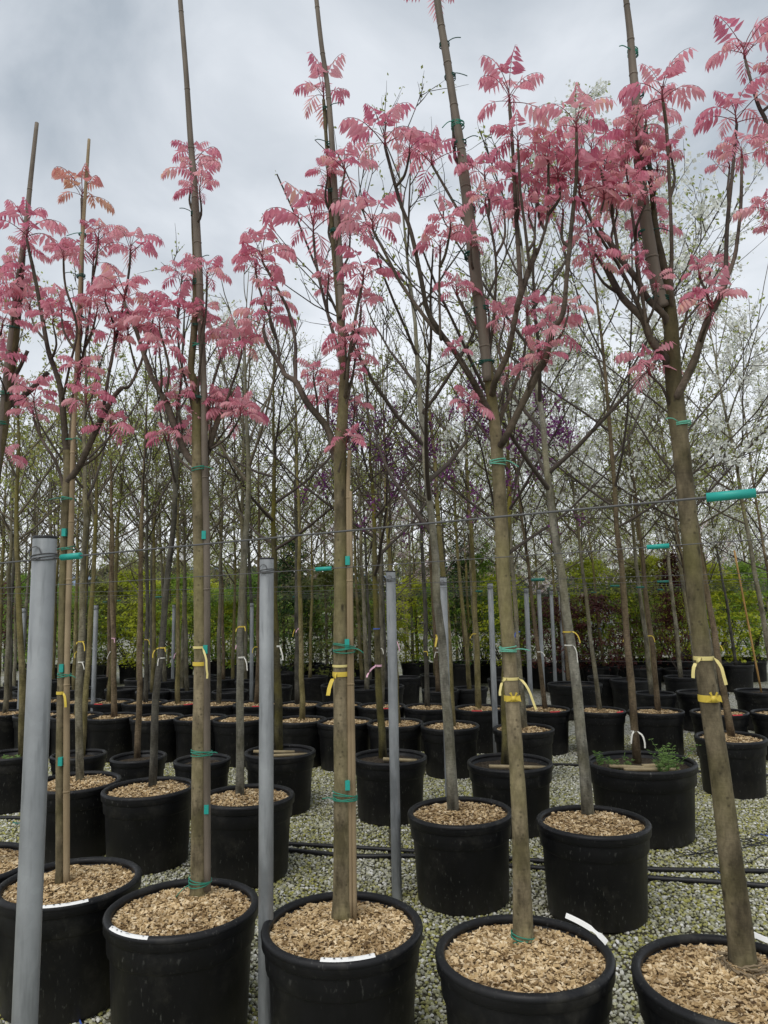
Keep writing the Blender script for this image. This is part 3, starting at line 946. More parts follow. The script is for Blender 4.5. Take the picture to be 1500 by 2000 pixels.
# tree C
bxy, bz, dC = base_at('C', 668, 1796)
toona('pink_tree', 'pink leaved tree in the front row with two thin canes against its trunk', dC, bxy, bz,
    [(668, 1796, 18), (669, 1650, 16.5), (667, 1450, 15), (665, 1300, 14), (666, 1100, 13.5), (665, 950, 13), (664, 880, 13), (668, 830, 11.5), (671, 770, 10), (671, 720, 9), (666, 640, 8), (661, 570, 7.5), (655, 510, 6.5), (648, 440, 5), (640, 313, 4), (632, 195, 3.4)],
    [([(655, 895), (640, 838), (600, 787), (579, 747), (558, 733), (549, 715), (523, 673), (514, 642)], 9.5, 4), ([(545, 712), (544, 682), (534, 640), (510, 575), (500, 535)], 4, 2.6),
     ([(577, 747), (577, 700), (576, 663), (563, 607), (535, 551), (514, 514)], 5, 3), ([(674, 775), (677, 757), (682, 694), (698, 600), (709, 549)], 5, 3),
     ([(686, 690), (700, 650), (705, 608)], 3.4, 2.6), ([(673, 740), (661, 687), (640, 612), (619, 523), (612, 459)], 5, 3.2), ([(655, 500), (660, 440), (665, 385), (673, 340)], 3.4, 2.6)],
    [(632, 193, 70), (673, 336, 58), (612, 456, 88), (710, 546, 66), (705, 604, 48), (512, 512, 76), (500, 532, 56), (516, 640, 62), (674, 677, 60), (694, 698, 46), (656, 572, 40),
     (612, 740, 40), (640, 764, 42), (692, 806, 40), (636, 794, 38), (676, 874, 42), (648, 420, 56), (684, 460, 50), (642, 545, 44), (530, 590, 54), (690, 735, 40), (640, 345, 40)],
    [([(684, 1798, 5), (683, 1500, 5), (682, 1300, 4.6), (681, 1100, 4.6), (680, 950, 4.4), (683, 880, 4)], 'cane', 'thin split cane with teal clips hard against the trunk of the two caned tree', [(679, 1095), (678, 1257), (679, 1533)]),
     ([(693, 1796, 4.4), (690, 1500, 4.4), (687, 1300, 4.2), (685, 1100, 4.0), (684, 960, 3.8)], 'cane', 'outer of the two thin canes on the two caned tree, without clips', []),
     ([(668, 620, 6.5), (664, 540, 6.8), (659, 440, 6.5), (654, 379, 6), (649, 290, 5.5), (640, 173, 5), (628, 90, 4.6), (618, 0, 4.4), (612, -60, 4.2)], 'pole_grey', 'grey brown pole lashed to the leader of the two caned tree', [])],
    [(672, 1266, 20, 'tie_green', 5), (674, 1556, 22, 'tie_green', 5), (655, 452, 10, 'tie_dark', 4), (650, 375, 9, 'tie_dark', 3), (645, 283, 8, 'tie_dark', 3), (638, 213, 8, 'tie_dark', 2), (664, 535, 11, 'tie_dark', 2)])
# tree D
bxy, bz, dD = base_at('D', 1022, 1838)
toona('pink_tree', 'spreading pink leaved tree with pale green bands and a pole along its leader', dD, bxy, bz,
    [(1022, 1838, 19), (1020, 1750, 17.5), (1015, 1600, 15), (1006, 1450, 14), (996, 1300, 13.5), (985, 1150, 13), (978, 1000, 13), (972, 900, 13), (967, 840, 12), (958, 760, 10.5), (949, 690, 10), (938, 600, 9.5), (924, 500, 9), (913, 420, 8), (902, 340, 7)],
    [([(958, 815), (940, 775), (920, 738), (892, 692), (857, 645), (834, 603), (824, 552), (803, 454), (780, 390), (752, 286)], 8.5, 3.2),
     ([(862, 652), (850, 645), (815, 600), (780, 549), (768, 525), (729, 451)], 5, 3),
     ([(962, 770), (967, 745), (990, 696), (997, 668), (1004, 633), (1013, 587), (1017, 563), (1011, 470), (1007, 400), (1002, 303), (995, 203)], 8, 3.4),
     ([(1010, 600), (1022, 560), (1038, 515), (1050, 486)], 7, 6), ([(1050, 492), (1058, 470), (1070, 420), (1071, 318)], 3.6, 2.6), ([(1034, 522), (1026, 450), (1016, 370), (1012, 288)], 3.6, 2.6),
     ([(978, 870), (990, 850), (1022, 785), (1044, 743), (1072, 680), (1081, 645), (1100, 610), (1107, 540), (1118, 423), (1126, 340), (1126, 258)], 9, 3.2),
     ([(968, 850), (985, 800), (1010, 740), (1024, 690), (1030, 618)], 5, 3), ([(900, 335), (896, 318), (888, 300), (884, 230), (872, 130), (858, 50), (848, -12)], 5, 3),
     ([(918, 440), (905, 428), (880, 385), (845, 324)], 4, 3), ([(955, 700), (966, 600), (968, 500), (950, 405)], 4, 2.6), ([(945, 660), (920, 625), (893, 577)], 3.4, 2.6), ([(860, 660), (858, 560), (860, 494)], 3, 2.2)],
    [(995, 200, 86), (752, 284, 88), (728, 448, 80), (843, 322, 70), (1071, 315, 64), (1012, 286, 64), (1033, 425, 54), (1126, 254, 78), (948, 402, 58), (947, 350, 62), (880, 448, 54), (860, 490, 56), (892, 575, 48),
     (955, 618, 40), (985, 634, 46), (1030, 614, 46), (1076, 662, 60), (1058, 702, 46), (1040, 724, 44), (990, 742, 32), (890, 692, 34), (915, 804, 54), (848, -14, 62), (1050, 380, 60), (985, 420, 50), (1090, 350, 60), (1100, 420, 56), (920, 480, 40), (1010, 360, 54), (800, 300, 52), (1110, 610, 44)],
    [([(952, 745, 8), (945, 660, 10), (932, 560, 11), (919, 450, 11), (908, 350, 9.5), (899, 280, 8), (884, 190, 7.5), (872, 110, 7.5), (860, 40, 7), (850, -30, 7)], 'pole_grey', 'stout weathered pole along the leader of the spreading tree with pale green bands', [])],
    [(972, 902, 15, 'tie_pale', 4), (992, 1268, 15.5, 'tie_pale', 4), (1022, 1830, 21, 'tie_green', 4), (950, 708, 15, 'tie_dark', 3), (940, 605, 15, 'tie_dark', 4), (922, 500, 15, 'tie_dark', 5), (914, 410, 14, 'tie_dark', 3), (899, 280, 12, 'tie_dark', 3), (894, 244, 13, 'tie_green', 5), (879, 150, 11, 'tie_dark', 3), (868, 88, 10, 'tie_dark', 3)])
# tree E
bxy, bz, dE = base_at('E', 1452, 1892)
toona('pink_tree', 'thick trunked pink leaved tree leaning over, with a bamboo pole in its crown', dE, bxy, bz,
    [(1452, 1892, 25), (1443, 1800, 23), (1430, 1700, 21), (1405, 1500, 18.5), (1382, 1350, 17), (1363, 1200, 16), (1348, 1050, 16.5), (1333, 900, 17), (1321, 800, 17), (1313, 700, 16), (1311, 640, 14), (1306, 580, 11), (1292, 503, 8), (1281, 450, 6.5), (1271, 347, 5), (1261, 244, 3.4)],
    [([(1303, 710), (1297, 695), (1271, 663), (1255, 623), (1217, 583), (1198, 550), (1183, 522)], 10, 7), ([(1262, 640), (1245, 590), (1212, 525), (1196, 499), (1164, 450), (1134, 386)], 4.5, 3),
     ([(1303, 630), (1297, 615), (1265, 583), (1244, 546), (1215, 509), (1198, 485), (1183, 461)], 8.5, 6), ([(1205, 490), (1204, 469), (1185, 373), (1158, 306)], 4.5, 2.8),
     ([(1270, 665), (1263, 631), (1249, 543), (1239, 450), (1230, 386)], 5, 3), ([(1312, 600), (1311, 565), (1312, 490), (1310, 420), (1303, 267), (1295, 199)], 5, 3.4),
     ([(1322, 778), (1329, 762), (1356, 706), (1380, 631), (1407, 578), (1420, 538)], 9.5, 7), ([(1420, 542), (1418, 517), (1420, 450), (1424, 400), (1431, 333), (1439, 243)], 5.5, 3.6),
     ([(1420, 545), (1434, 505), (1440, 470), (1447, 400), (1449, 310)], 5, 3.2), ([(1306, 785), (1292, 755), (1271, 734)], 3.4, 2.6), ([(1390, 610), (1380, 575), (1368, 545)], 3.6, 2.6), ([(1330, 660), (1345, 600), (1362, 560), (1386, 538)], 3.2, 2.4)],
    [(1262, 240, 66), (1294, 195, 92), (1132, 382, 86), (1156, 302, 76), (1228, 382, 62), (1223, 336, 60), (1243, 258, 60), (1284, 333, 52), (1438, 240, 84), (1449, 304, 56), (1268, 732, 66), (1392, 604, 68), (1366, 542, 46), (1387, 534, 42),
     (1150, 476, 52), (1160, 520, 50), (1242, 516, 42), (1280, 456, 60), (1282, 562, 42), (1195, 340, 62), (1180, 390, 60), (1205, 420, 54), (1260, 400, 50), (1310, 300, 44), (1425, 330, 48), (1250, 300, 56), (1180, 345, 56)],
    [([(1296, 600, 11), (1284, 560, 11.5), (1271, 490, 11.5), (1257, 400, 11), (1249, 320, 10), (1244, 213, 8.5), (1236, 133, 7.5), (1231, 67, 6.5), (1223, 0, 5.5), (1218, -50, 5)], 'pole_grey', 'bamboo pole rising out of the crown of the thick trunked leaning tree', [])],
    [(1330, 828, 18, 'tie_pale', 3), (1292, 585, 16, 'tie_dark', 4), (1262, 455, 15, 'tie_dark', 3), (1262, 340, 15, 'tie_dark', 4), (1250, 260, 12, 'tie_dark', 3), (1246, 185, 11, 'tie_dark', 3), (1236, 104, 10, 'tie_green', 5)])
# tree F: only its outer branches reach into the view
dF = dE - .22
pF = P(1760, 1900, dF)
front['F'] = pot(0, 0, FD, FH, 'chips', 'black pot of wood chips beyond the thick trunked leaning tree', None, CH, 1, loc=Vector((pF.x, pF.y, 0)))
toona('pink_tree', 'pink leaved tree reaching in beside the thick trunked leaning one with its outer twigs', dF, (pF.x, pF.y), front['F'][1],
    [(1760, 1990, 20), (1735, 1600, 18), (1700, 1200, 16), (1665, 850, 15), (1648, 650, 12), (1630, 400, 8), (1610, 200, 5)],
    [([(1655, 760), (1600, 560), (1550, 380), (1500, 245), (1479, 200), (1456, 118)], 8, 3.6), ([(1640, 620), (1600, 500), (1550, 440), (1512, 418)], 5, 3), ([(1600, 560), (1560, 480), (1530, 330), (1518, 300)], 4, 3)],
    [(1454, 114, 86), (1516, 300, 60), (1508, 412, 56), (1520, 150, 56), (1515, 455, 50)], [], [])

# burlap round the foot of tree E
pE = G(1452, 1897, front['E'][1])
bm = MB()
rb_ = random.Random(3)
for q in range(60):
    a = rb_.uniform(0, 6.28); r = rb_.uniform(.042, .062)
    p = Vector((r * math.cos(a), r * math.sin(a), rb_.uniform(-.012, .020)))
    pts = [p]
    dirv = Vector((-math.sin(a), math.cos(a), rb_.uniform(-.35, .35)))
    for k in range(5):
        p = p + dirv * .012; p.x *= .97; p.y *= .97
        pts.append(p + Vector((0, 0, rb_.uniform(-.004, .004))))
    bm.quad_strip_tube(pts, .0032, 5)
o = link('burlap_collar', bm.mesh('burlap_collar', plain('burlap', (0.22, 0.17, 0.11), .9, .1, .3, 60)), loc=pE + Vector((0, 0, .012)))
tag(o, 'frayed burlap collar round the foot of the thick leaning trunk', 'burlap')

# ------------------------------------------------------------------ labels lying over the pot rims
def rim_label(key, px0, px1, label, lift=0.0, back=False, width=.020):
    loc, z = front[key]
    R = FD / 2 - .0155
    def ang(px):
        best, ba = 1e9, 0
        for s in range(181):
            a = math.pi * s / 180
            a = a if back else -a
            q = Vector((loc.x + R * math.cos(a), loc.y + R * math.sin(a), FH))
            e = abs(to_px(q)[0] - px)
            if e < best:
                best, ba = e, a
        return ba
    a0, a1 = ang(px0), ang(px1)
    o = link('plant_label', None, loc=Vector((loc.x, loc.y, FH + .009)))
    n = 12
    mb = MB()
    for i in range(n + 1):
        t = i / n
        a = a0 + (a1 - a0) * t
        up = lift * (1 - t) ** 2
        gap = .0045 if back and .58 < t < .68 else 0
        for k, (dr, dz) in enumerate(((-width / 2, .0006), (0, .0040), (width / 2, -.0035)) if not back else ((-.006, .0015 + gap), (-.001, .008), (.005, .0150 - gap))):
            r = R + dr
            mb.v.append(Vector((r * math.cos(a), r * math.sin(a), .0004 + dz + up + (lift > 0) * .004)))
    for i in range(n):
        for k in range(2):
            b = 3 * i + k
            mb.f.append((b, b + 3, b + 4, b + 1)); mb.m.append(0)
    link('strip', mb.mesh('label_strip', M['label']), o)
    ik = MB()
    for t, w, l in (() if back else ((.07, .004, .03), (.25, .006, .035), (.38, .005, .03), (.55, .0015, .10), (.9, .003, .03))):
        for sgn in (0,):
            am, al = a0 + (a1 - a0) * t, (a1 - a0) * l / 2
            q = []
            up = lift * (1 - t) ** 2 + (lift > 0) * .004
            for aa, rr_ in ((am - al, R + .003 - w / 2), (am + al, R + .003 - w / 2), (am + al, R + .003 + w / 2), (am - al, R + .003 + w / 2)):
                q.append(Vector((rr_ * math.cos(aa), rr_ * math.sin(aa), .0052 + up)))
            ik.face(q)
    if ik.f:
        link('print', ik.mesh('label_print', M['ink'], False), o)
    tag(o, label, 'label')
rim_label('A', 84, 172, 'white label strip on the rim of the pot behind the thick grey post')
rim_label('B', 218, 290, 'short white label strip on the rim of the pot between two metal posts')
rim_label('C', 627, 731, 'long white label strip across the rim of the pot with two canes')
rim_label('D', 1106, 1186, 'broken white label standing up from the rim of the pot of the spreading tree', lift=.010, back=True)
rim_label('E', 1466, 1530, 'white label tucked behind the thick leaning trunk on the pot rim', lift=.012, back=True)

# ------------------------------------------------------------------ metal posts and wires
def post_mesh(H, r=.027):
    return MB().lathe([(r, -.05), (r, H - .004), (r - .0015, H), (r - .003, H), (r - .003, H - .05), (0, H - .05)], 28).mesh('post_tube', M['galv'])
def post(px, py_top, d, H, label, group=None):
    p = P(px, py_top, d)
    o = link('metal_post', None, loc=(p.x, p.y, 0))
    key = round(H, 2)
    link('tube', post_mesh(H), o)
    link('cap_rim', MB().lathe([(.0275, H - .004), (.0285, H + .001), (.0255, H + .003), (.0235, H - .002)], 28).mesh('cap_rim', M['dark_cap']), o)
    wr = MB()
    for q in range(3):
        pts = []
        for k in range(17):
            a = 2 * math.pi * k / 16
            pts.append(Vector((.0285 * math.cos(a), .0285 * math.sin(a), H - .052 + q * .004 + .004 * math.sin(a + q))))
        wr.quad_strip_tube(pts, .0016, 5, False)
    lp = [Vector((-.008 + .014 * math.cos(a), -.031, H - .040 + .016 * math.sin(a))) for a in [i * .7 for i in range(9)]]
    wr.quad_strip_tube(lp, .0015, 5, False)
    link('wire_wrap', wr.mesh('wire_wrap', M['wire']), o)
    tag(o, label, 'post', group)
    o.rotation_euler = (0, 0, 0)
    return Vector((p.x, p.y, H))
PH = 1.75
post(88, 1050, 1.72, CAM_H + 142 * 1.72 / 1404, 'thick grey galvanised post standing before the front row of pots')
post(521, 1092, 2.74, PH, 'galvanised post between the front pots, in line with the first row of pink trees')
post(763, 1117, 4.05, PH, 'galvanised post rising from open gravel beside the two caned tree')
post(865, 1126, 5.1, PH, 'galvanised post half hidden behind the leaning bare tree with yellow ribbon')
post(957, 1134, 7.0, PH, 'galvanised post between chip pots behind the spreading pink tree')
GP = 'far galvanised posts at the row ends'
for px, py, d in ((1027, 1141, 8.4), (1052, 1146, 9.6), (1076, 1149, 11.0), (1093, 1152, 12.4), (1110, 1152, 13.6), (1120, 1152, 15), (1132, 1153, 17), (1150, 1158, 20), (1160, 1158, 22), (1166, 1158, 22.5), (1172, 1159, 24), (1178, 1158, 23), (1184, 1160, 26), (1190, 1160, 27)):
    post(px, py, d, 1.72, 'grey galvanised post in the line of row ends beyond the spreading tree', GP)
for px, d, H in ((47, 8.6, 1.60), (188, 8.8, 1.62), (492, 10.5, 1.62), (340, 12.0, 1.62)):
    post(px, 1185, d, H, 'short galvanised post among the far bare trunks and chip pots', 'short posts among the far trunks')

def wire(a, b, label, sag=.01, r=.0017, sleeves=(), group=None, dark=False):
    o = link('support_wire', None, loc=a)
    n = 24
    pts = [(b - a) * (i / n) + Vector((0, 0, -sag * 4 * (i / n) * (1 - i / n))) for i in range(n + 1)]
    link('strand', MB().quad_strip_tube(pts, r, 6).mesh('wire_strand', M['wire']), o)
    for t, L in sleeves:
        i = min(int(t * n), n - 1)
        p = pts[i].lerp(pts[i + 1], t * n - i)
        dv = (pts[i + 1] - pts[i]).normalized()
        q = [p - dv * L / 2, p - dv * L / 2.02, p + dv * L / 2.02, p + dv * L / 2]
        link('sleeve', MB().quad_strip_tube(q, [.0062, .0076, .0076, .0062], 12).mesh('wire_sleeve', M['teal_dark' if dark else 'teal']), o)
    tag(o, label, 'wire', group)
def line_t(a, b, px):
    """parameter along a-b seen at picture column px"""
    return min((abs(to_px(a.lerp(b, i / 2000))[0] - px), i / 2000) for i in range(2001))[1]
a1, b1 = P(96, 1091, 1.72), P(1560, 955, 1.10)
e1 = a1 - (b1 - a1) * .12
wire(e1, b1, 'front wire from the thick grey post with teal sleeves, crossing before the pink trees', .0, .0021,
     [(line_t(e1, b1, 139), .060), (line_t(e1, b1, 1427), .072)])
a2, b2 = P(521, 1115, 2.70), P(1560, 1048, 2.10)
e2 = a2 - (b2 - a2) * .75
wire(e2, b2, 'second wire with two teal sleeves running through the row of pink trees', .006, .0018,
     [(line_t(e2, b2, 632), .062), (line_t(e2, b2, 1285), .066)])
RS = -.33                                                    # rows run slightly away to the far end
def row_wire(d0, z, label, group, px_sleeves=(), r=.0017):
    a = Vector((-.75 * d0 - 1.2, d0 + .25 * d0 + .4, z)); b = Vector((.72 * d0 + .6, d0 - .24 * d0 - .2, z))
    wire(a, b, label, .015, r, [(line_t(a, b, x), .07) for x in px_sleeves], group, True)
row_wire(4.05, 1.695, 'third wire strung through the row of chip pots behind the pink trees', None, (1050,))
GW = 'far wires over the rows of chip pots'
for d0, sl in ((5.2, (1295,)), (6.3, (1200, 310)), (7.4, (935, 1250)), (8.6, (232, 577)), (9.8, (1290, 205)), (11.2, (1160,)), (12.6, (830,)), (14.2, ())):
    row_wire(d0, 1.69, 'thin wire with dark teal sleeves over the far rows of potted trees', GW, sl)
row_wire(8.6, .93, 'thin pale low wire running across the back of the chip pots', None, (), .0016)
row_wire(10.6, .86, 'thin low wire before the maple shrubs', None, (), .0016)

# ------------------------------------------------------------------ bare, budding and flowering trees
def grow(p, dv, L, n, up, wob, rg):
    pts = [p]
    dv = dv.normalized()
    for i in range(n):
        dv = (dv + Vector((0, 0, up)) + Vector((rg.uniform(-wob, wob), rg.uniform(-wob, wob), rg.uniform(-wob, wob)))).normalized()
        p = p + dv * (L / n)
        pts.append(p)
    return pts
def tilt_dir(dv, ang, az):
    o = dv.orthogonal().normalized()
    o = Quaternion(dv, az) @ o
    return (dv * math.cos(ang) + o * math.sin(ang)).normalized()
def gen_tree(seed, H=4.2, clear=1.85, r0=.027, nprim=13, ang=(58, 28), deco=None, dens=.85, twigmat='twig', barkmat='grey_bark', sec=6, ter=4, pcap=.0095):
    rg = random.Random(seed)
    trunk, crown, dec = MB(), MB(), MB()
    n = 18
    pts = [Vector((0, 0, -.03))]
    off = Vector((0, 0, 0))
    for i in range(1, n + 1):
        off = off + Vector((rg.uniform(-.011, .011), rg.uniform(-.011, .011), 0))
        pts.append(Vector((off.x, off.y, H * i / n)))
    rad = [r0 * (1.10 if i == 0 else 1) * (1 - .35 * min(1, (H * i / n) / clear)) * (1 if H * i / n < clear else max(.12, 1 - .95 * ((H * i / n) - clear) / (H - clear))) for i in range(n + 1)]
    trunk.quad_strip_tube(pts, rad, 9)
    def trunk_at(z):
        f = max(0, min(z / H * n, n - 1e-3)); i = int(f)
        return pts[i].lerp(pts[i + 1], f - i), rad[i]
    tips = []
    az = rg.uniform(0, 6.28)
    for k in range(nprim):
        t = k / (nprim - 1)
        z = clear + (H * .93 - clear) * (t ** 1.15) + rg.uniform(-.05, .05)
        p, r = trunk_at(z)
        az += 2.39996 + rg.uniform(-.35, .35)
        a = math.radians(ang[0] + (ang[1] - ang[0]) * t + rg.uniform(-8, 8))
        L = (H - z) * rg.uniform(.42, .66) + .25
        pr = min(r * (.55 if pcap < .01 else .7), pcap)
        bp = grow(p, Vector((math.sin(a) * math.cos(az), math.sin(a) * math.sin(az), math.cos(a))), L, 7, .075, .10, rg)
        crown.quad_strip_tube(bp, [pr * (1 - .75 * i / 7) + .0009 for i in range(8)], 5, False)
        tips.append(bp[-1])
        for q in range(max(2, int(sec * dens * min(1.3, L)))):
            u = rg.uniform(.15, .97); f = u * 7; i = min(int(f), 6)
            sp = bp[i].lerp(bp[i + 1], f - i); dv = (bp[i + 1] - bp[i]).normalized()
            sL = L * rg.uniform(.28, .52) * (1.12 - .6 * u)
            sb = grow(sp, tilt_dir(dv, rg.uniform(.45, .95), rg.uniform(0, 6.28)), sL, 4, .085, .13, rg)
            crown.quad_strip_tube(sb, [.0046 * (1 - .62 * i / 4) for i in range(5)], 3, False)
            tips.append(sb[-1]); tips.append(sb[2])
            for w in range(max(1, int(ter * dens * rg.uniform(.6, 1.3)))):
                u2 = rg.uniform(.1, 1); f2 = u2 * 4; i2 = min(int(f2), 3)
                tp = sb[i2].lerp(sb[i2 + 1], f2 - i2); d2 = (sb[i2 + 1] - sb[i2]).normalized()
                tw = grow(tp, tilt_dir(d2, rg.uniform(.35, 1.0), rg.uniform(0, 6.28)), rg.uniform(.09, .30), 3, .05, .16, rg)
                crown.quad_strip_tube(tw, [.0025, .0021, .0016, .0009], 3, False)
                tips += [tw[1], tw[2], tw[3]]
    def bit(p, s, asp=.55):
        a = Vector((rg.uniform(-1, 1), rg.uniform(-1, 1), rg.uniform(-.6, 1))).normalized(); b = a.orthogonal().normalized()
        b = Quaternion(a, rg.uniform(0, 6.28)) @ b
        dec.face([p, p + a * s * .5 + b * s * asp * .5, p + a * s, p + a * s * .5 - b * s * asp * .5])
    mats = [M['bud_green']]
    if deco == 'buds':
        for p in tips:
            for q in range(2):
                if rg.random() < .62:
                    bit(p + Vector((rg.uniform(-.02, .02), rg.uniform(-.02, .02), rg.uniform(-.02, .02))), rg.uniform(.014, .030))
    elif deco == 'green':
        for p in tips:
            for q in range(4):
                bit(p + Vector((rg.uniform(-.03, .03), rg.uniform(-.03, .03), rg.uniform(-.03, .03))), rg.uniform(.024, .048))
    elif deco in ('white', 'cherry'):
        mats = [M['white_blossom'] if deco == 'white' else M['pale_pink_blossom'], M['bud_green']]
        for p in tips:
            if rg.random() < .44:
                for q in range(10):
                    bit(p + Vector((rg.gauss(0, .022), rg.gauss(0, .022), rg.gauss(0, .022))), rg.uniform(.020, .034), 1.0)
            else:
                for q in range(2):
                    bit(p + Vector((rg.gauss(0, .016), rg.gauss(0, .016), rg.gauss(0, .016))), rg.uniform(.022, .042)); dec.m[-1] = 1
    elif deco == 'purple':
        mats = [M['purple_blossom'], M['bud_green']]
        for p in tips:
            x = rg.random()
            if x < .26 and math.hypot(p.x, p.y) < .7 and p.z < 2.9:
                for q in range(34):
                    bit(p + Vector((rg.gauss(0, .028), rg.gauss(0, .028), rg.gauss(0, .036))), rg.uniform(.015, .028), .8)
            elif x < .30:
                bit(p, rg.uniform(.02, .035)); dec.m[-1] = 1
    parts = [('trunk', trunk.mesh('tree_trunk', M[barkmat])), ('crown', crown.mesh('tree_twigs', M[twigmat]))]
    dm = dec.mesh('tree_flowers', mats, False) if deco else None
    dn = {'white': 'blossom', 'cherry': 'blossom', 'purple': 'blossom'}.get(deco, 'foliage')
    return parts, dm, dn
TREES = {
    'bare': [gen_tree(1, 4.1, 1.95, .031, 13, deco='buds', barkmat='grey_bark'), gen_tree(2, 4.3, 1.85, .031, 14, deco='buds', barkmat='olive_bark'),
             gen_tree(3, 4.2, 2.0, .029, 12, (50, 22), 'buds', .9, 'twig_dark', 'dark_bark'), gen_tree(4, 3.9, 1.8, .030, 13, (66, 34), 'buds', .9, 'twig', 'brown_bark'),
             gen_tree(5, 4.2, 1.9, .032, 13, deco=None, dens=.9, barkmat='olive_bark')],
    'near': [gen_tree(51, 3.5, 1.85, .026, 9, (48, 22), 'buds', .6, 'twig_dark', 'grey_bark', 5, 3), gen_tree(52, 3.4, 1.9, .026, 9, (46, 20), 'buds', .6, 'twig', 'grey_bark', 5, 3),
             gen_tree(53, 4.2, 1.55, .031, 13, (58, 26), 'buds', .8, 'twig_dark', 'grey_bark', 6, 4, .016), gen_tree(54, 3.9, 1.6, .032, 12, (56, 26), 'buds', .8, 'twig_dark', 'grey_bark', 6, 4, .016)],
    'moss': [gen_tree(6, 3.7, 1.6, .036, 11, (74, 44), 'buds', .8, 'twig_dark', 'mossy_bark', 6, 4, .014)],
    'green': [gen_tree(7, 4.0, 1.8, .030, 13, deco='green', dens=.9, barkmat='olive_bark'), gen_tree(8, 4.2, 1.9, .030, 14, (64, 30), 'green', .8, 'twig', 'grey_bark')],
    'white': [gen_tree(9, 4.7, 1.8, .027, 15, (58, 20), 'white', .95, 'twig', 'grey_bark'), gen_tree(10, 5.0, 1.7, .028, 16, (56, 18), 'white', .95, 'twig_dark', 'brown_bark')],
    'purple': [gen_tree(12, 3.5, 1.45, .031, 12, (60, 30), 'purple', .9, 'twig_dark', 'mossy_bark', 6, 4, .014)],
    'cherry': [gen_tree(13, 3.6, 1.5, .028, 14, (70, 30), 'cherry', 1.0, 'twig', 'dark_bark')],
}
TN = {'near': 'bare_tree', 'bare': 'bare_tree', 'moss': 'bare_tree', 'green': 'budding_tree', 'white': 'pear_tree', 'purple': 'redbud_tree', 'cherry': 'cherry_tree'}
rg_t = random.Random(31)
def mid_tree(kind, base, top_px, top_py, label, group=None, var=None, scale=1.0, spin=None, bark_name=None):
    """a tree standing at base whose trunk passes picture point top_px, top_py at the same distance"""
    vs = TREES[kind]
    v = rg_t.randrange(len(vs)) if var is None else var
    parts, dm, dn = vs[v]
    o = link(TN[kind], None, loc=base)
    top = P(top_px, top_py, base.y)
    ax = (top - base).normalized()
    q = Vector((0, 0, 1)).rotation_difference(ax) @ Quaternion((0, 0, 1), rg_t.uniform(0, 6.28) if spin is None else spin)
    o.rotation_mode = 'QUATERNION'
    o.rotation_quaternion = q
    o.scale = (scale,) * 3
    for nm, me in parts:
        c = link(nm, me, o)
        if nm == 'trunk' and bark_name:
            c.material_slots[0].link = 'OBJECT'; c.material_slots[0].material = M[bark_name]
        if nm == 'crown' and dm is not None:
            link(dn, dm, c)
    tag(o, label, 'tree', group)
    return o, ax
def lean_top(px, py, y1, extra=0.0):
    s = 0.0000786 * (px - 515) + max(0, px - 600) / 600 * .06 + extra
    return px - s * (py - y1)

# ribbons tied round trunks
RB = {}
def ribbon(base, ax, py, r, mt, label, tails=((-1, .05),), bow=False, group=None, h=.013):
    """a band round the trunk (axis ax from base) at picture height py, with tails (side, length)"""
    lo, hi = 0.0, 6.0
    for _ in range(30):
        m_ = (lo + hi) / 2
        if to_px(base + ax * m_)[1] > py:
            lo = m_
        else:
            hi = m_
    c = base + ax * lo
    o = link('ribbon', None, loc=c)
    mb = MB()
    rr = random.Random(int(abs(c.x * 1000) + py))
    mb.lathe([(r * 1.05, -h / 2), (r * 1.07, 0), (r * 1.05, h / 2)], 16)
    link('band', mb.mesh('ribbon_band', M[mt]), o)
    for sgn, L in tails:
        p = Vector((sgn * r * rr.uniform(.3, .8), -r * 1.08, 0)); dv = Vector((sgn * rr.uniform(.45, .95), -.4, rr.uniform(-.9, .05))).normalized()
        grav = rr.uniform(.25, .8); L *= rr.uniform(.75, 1.1)
        pts, sd = [p], [Vector((0, 0, 1))]
        for k in range(7):
            p = p + dv * (L / 7)
            dv = (dv + Vector((rr.uniform(-.22, .22), rr.uniform(-.15, .15), -grav))).normalized()
            pts.append(p)
            sd.append(((Vector((0, 0, 1)) if abs(dv.z) < .8 else Vector((1, 0, 0))) * .8 + Vector((.5 * sgn, 0, .2))).cross(dv).cross(dv).normalized() * (-1 if False else 1))
        t = MB(); t.strip(pts, h * .8, sd)
        link('tail', t.mesh('ribbon_tail', M[mt]), o)
    if bow:
        kn = MB(); kn.box(Vector((0, -r * 1.12, 0)), h * .7, .006, h * .9)
        link('knot', kn.mesh('ribbon_knot', M[mt]), o)
        for sgn in (-1, 1):
            b_ = MB()
            b_.face([Vector((0, -r * 1.14, 0)), Vector((sgn * .022, -r * 1.2, .012)), Vector((sgn * .026, -r * 1.18, -.010))])
            b_.face([Vector((0, -r * 1.14, 0)), Vector((sgn * .008, -r * 1.25, .024)), Vector((sgn * .015, -r * 1.2, .020))])
            link('loop', b_.mesh('ribbon_loop', M[mt]), o)
    tag(o, label, 'ribbon', group)
def trunk_ribbon(d, pts, py, hw, mt, label, **k):
    """ribbon on a front tree; pts two trunk picture points spanning py"""
    (x0, y0), (x1, y1) = pts
    a, b = P(x0, y0, d), P(x1, y1, d)
    ribbon(a, (b - a).normalized(), py, hw * d / F, mt, label, **k)
trunk_ribbon(dA, ((118, 1500), (121, 1250)), 1353, 8.5, 'yellow', 'yellow ribbon with one hanging tail on the slim tree behind the thick post', tails=((1, .075),))
trunk_ribbon(dB, ((389, 1450), (392, 1250)), 1264, 13.8, 'pale_yellow', 'narrow pale yellow ribbon with a long tail on the evenly forked tree', tails=((1, .12),), h=.010)
trunk_ribbon(dB, ((389, 1450), (392, 1250)), 1296, 13.8, 'yellow', 'plain yellow band lower on the trunk of the evenly forked tree', tails=(), h=.016)
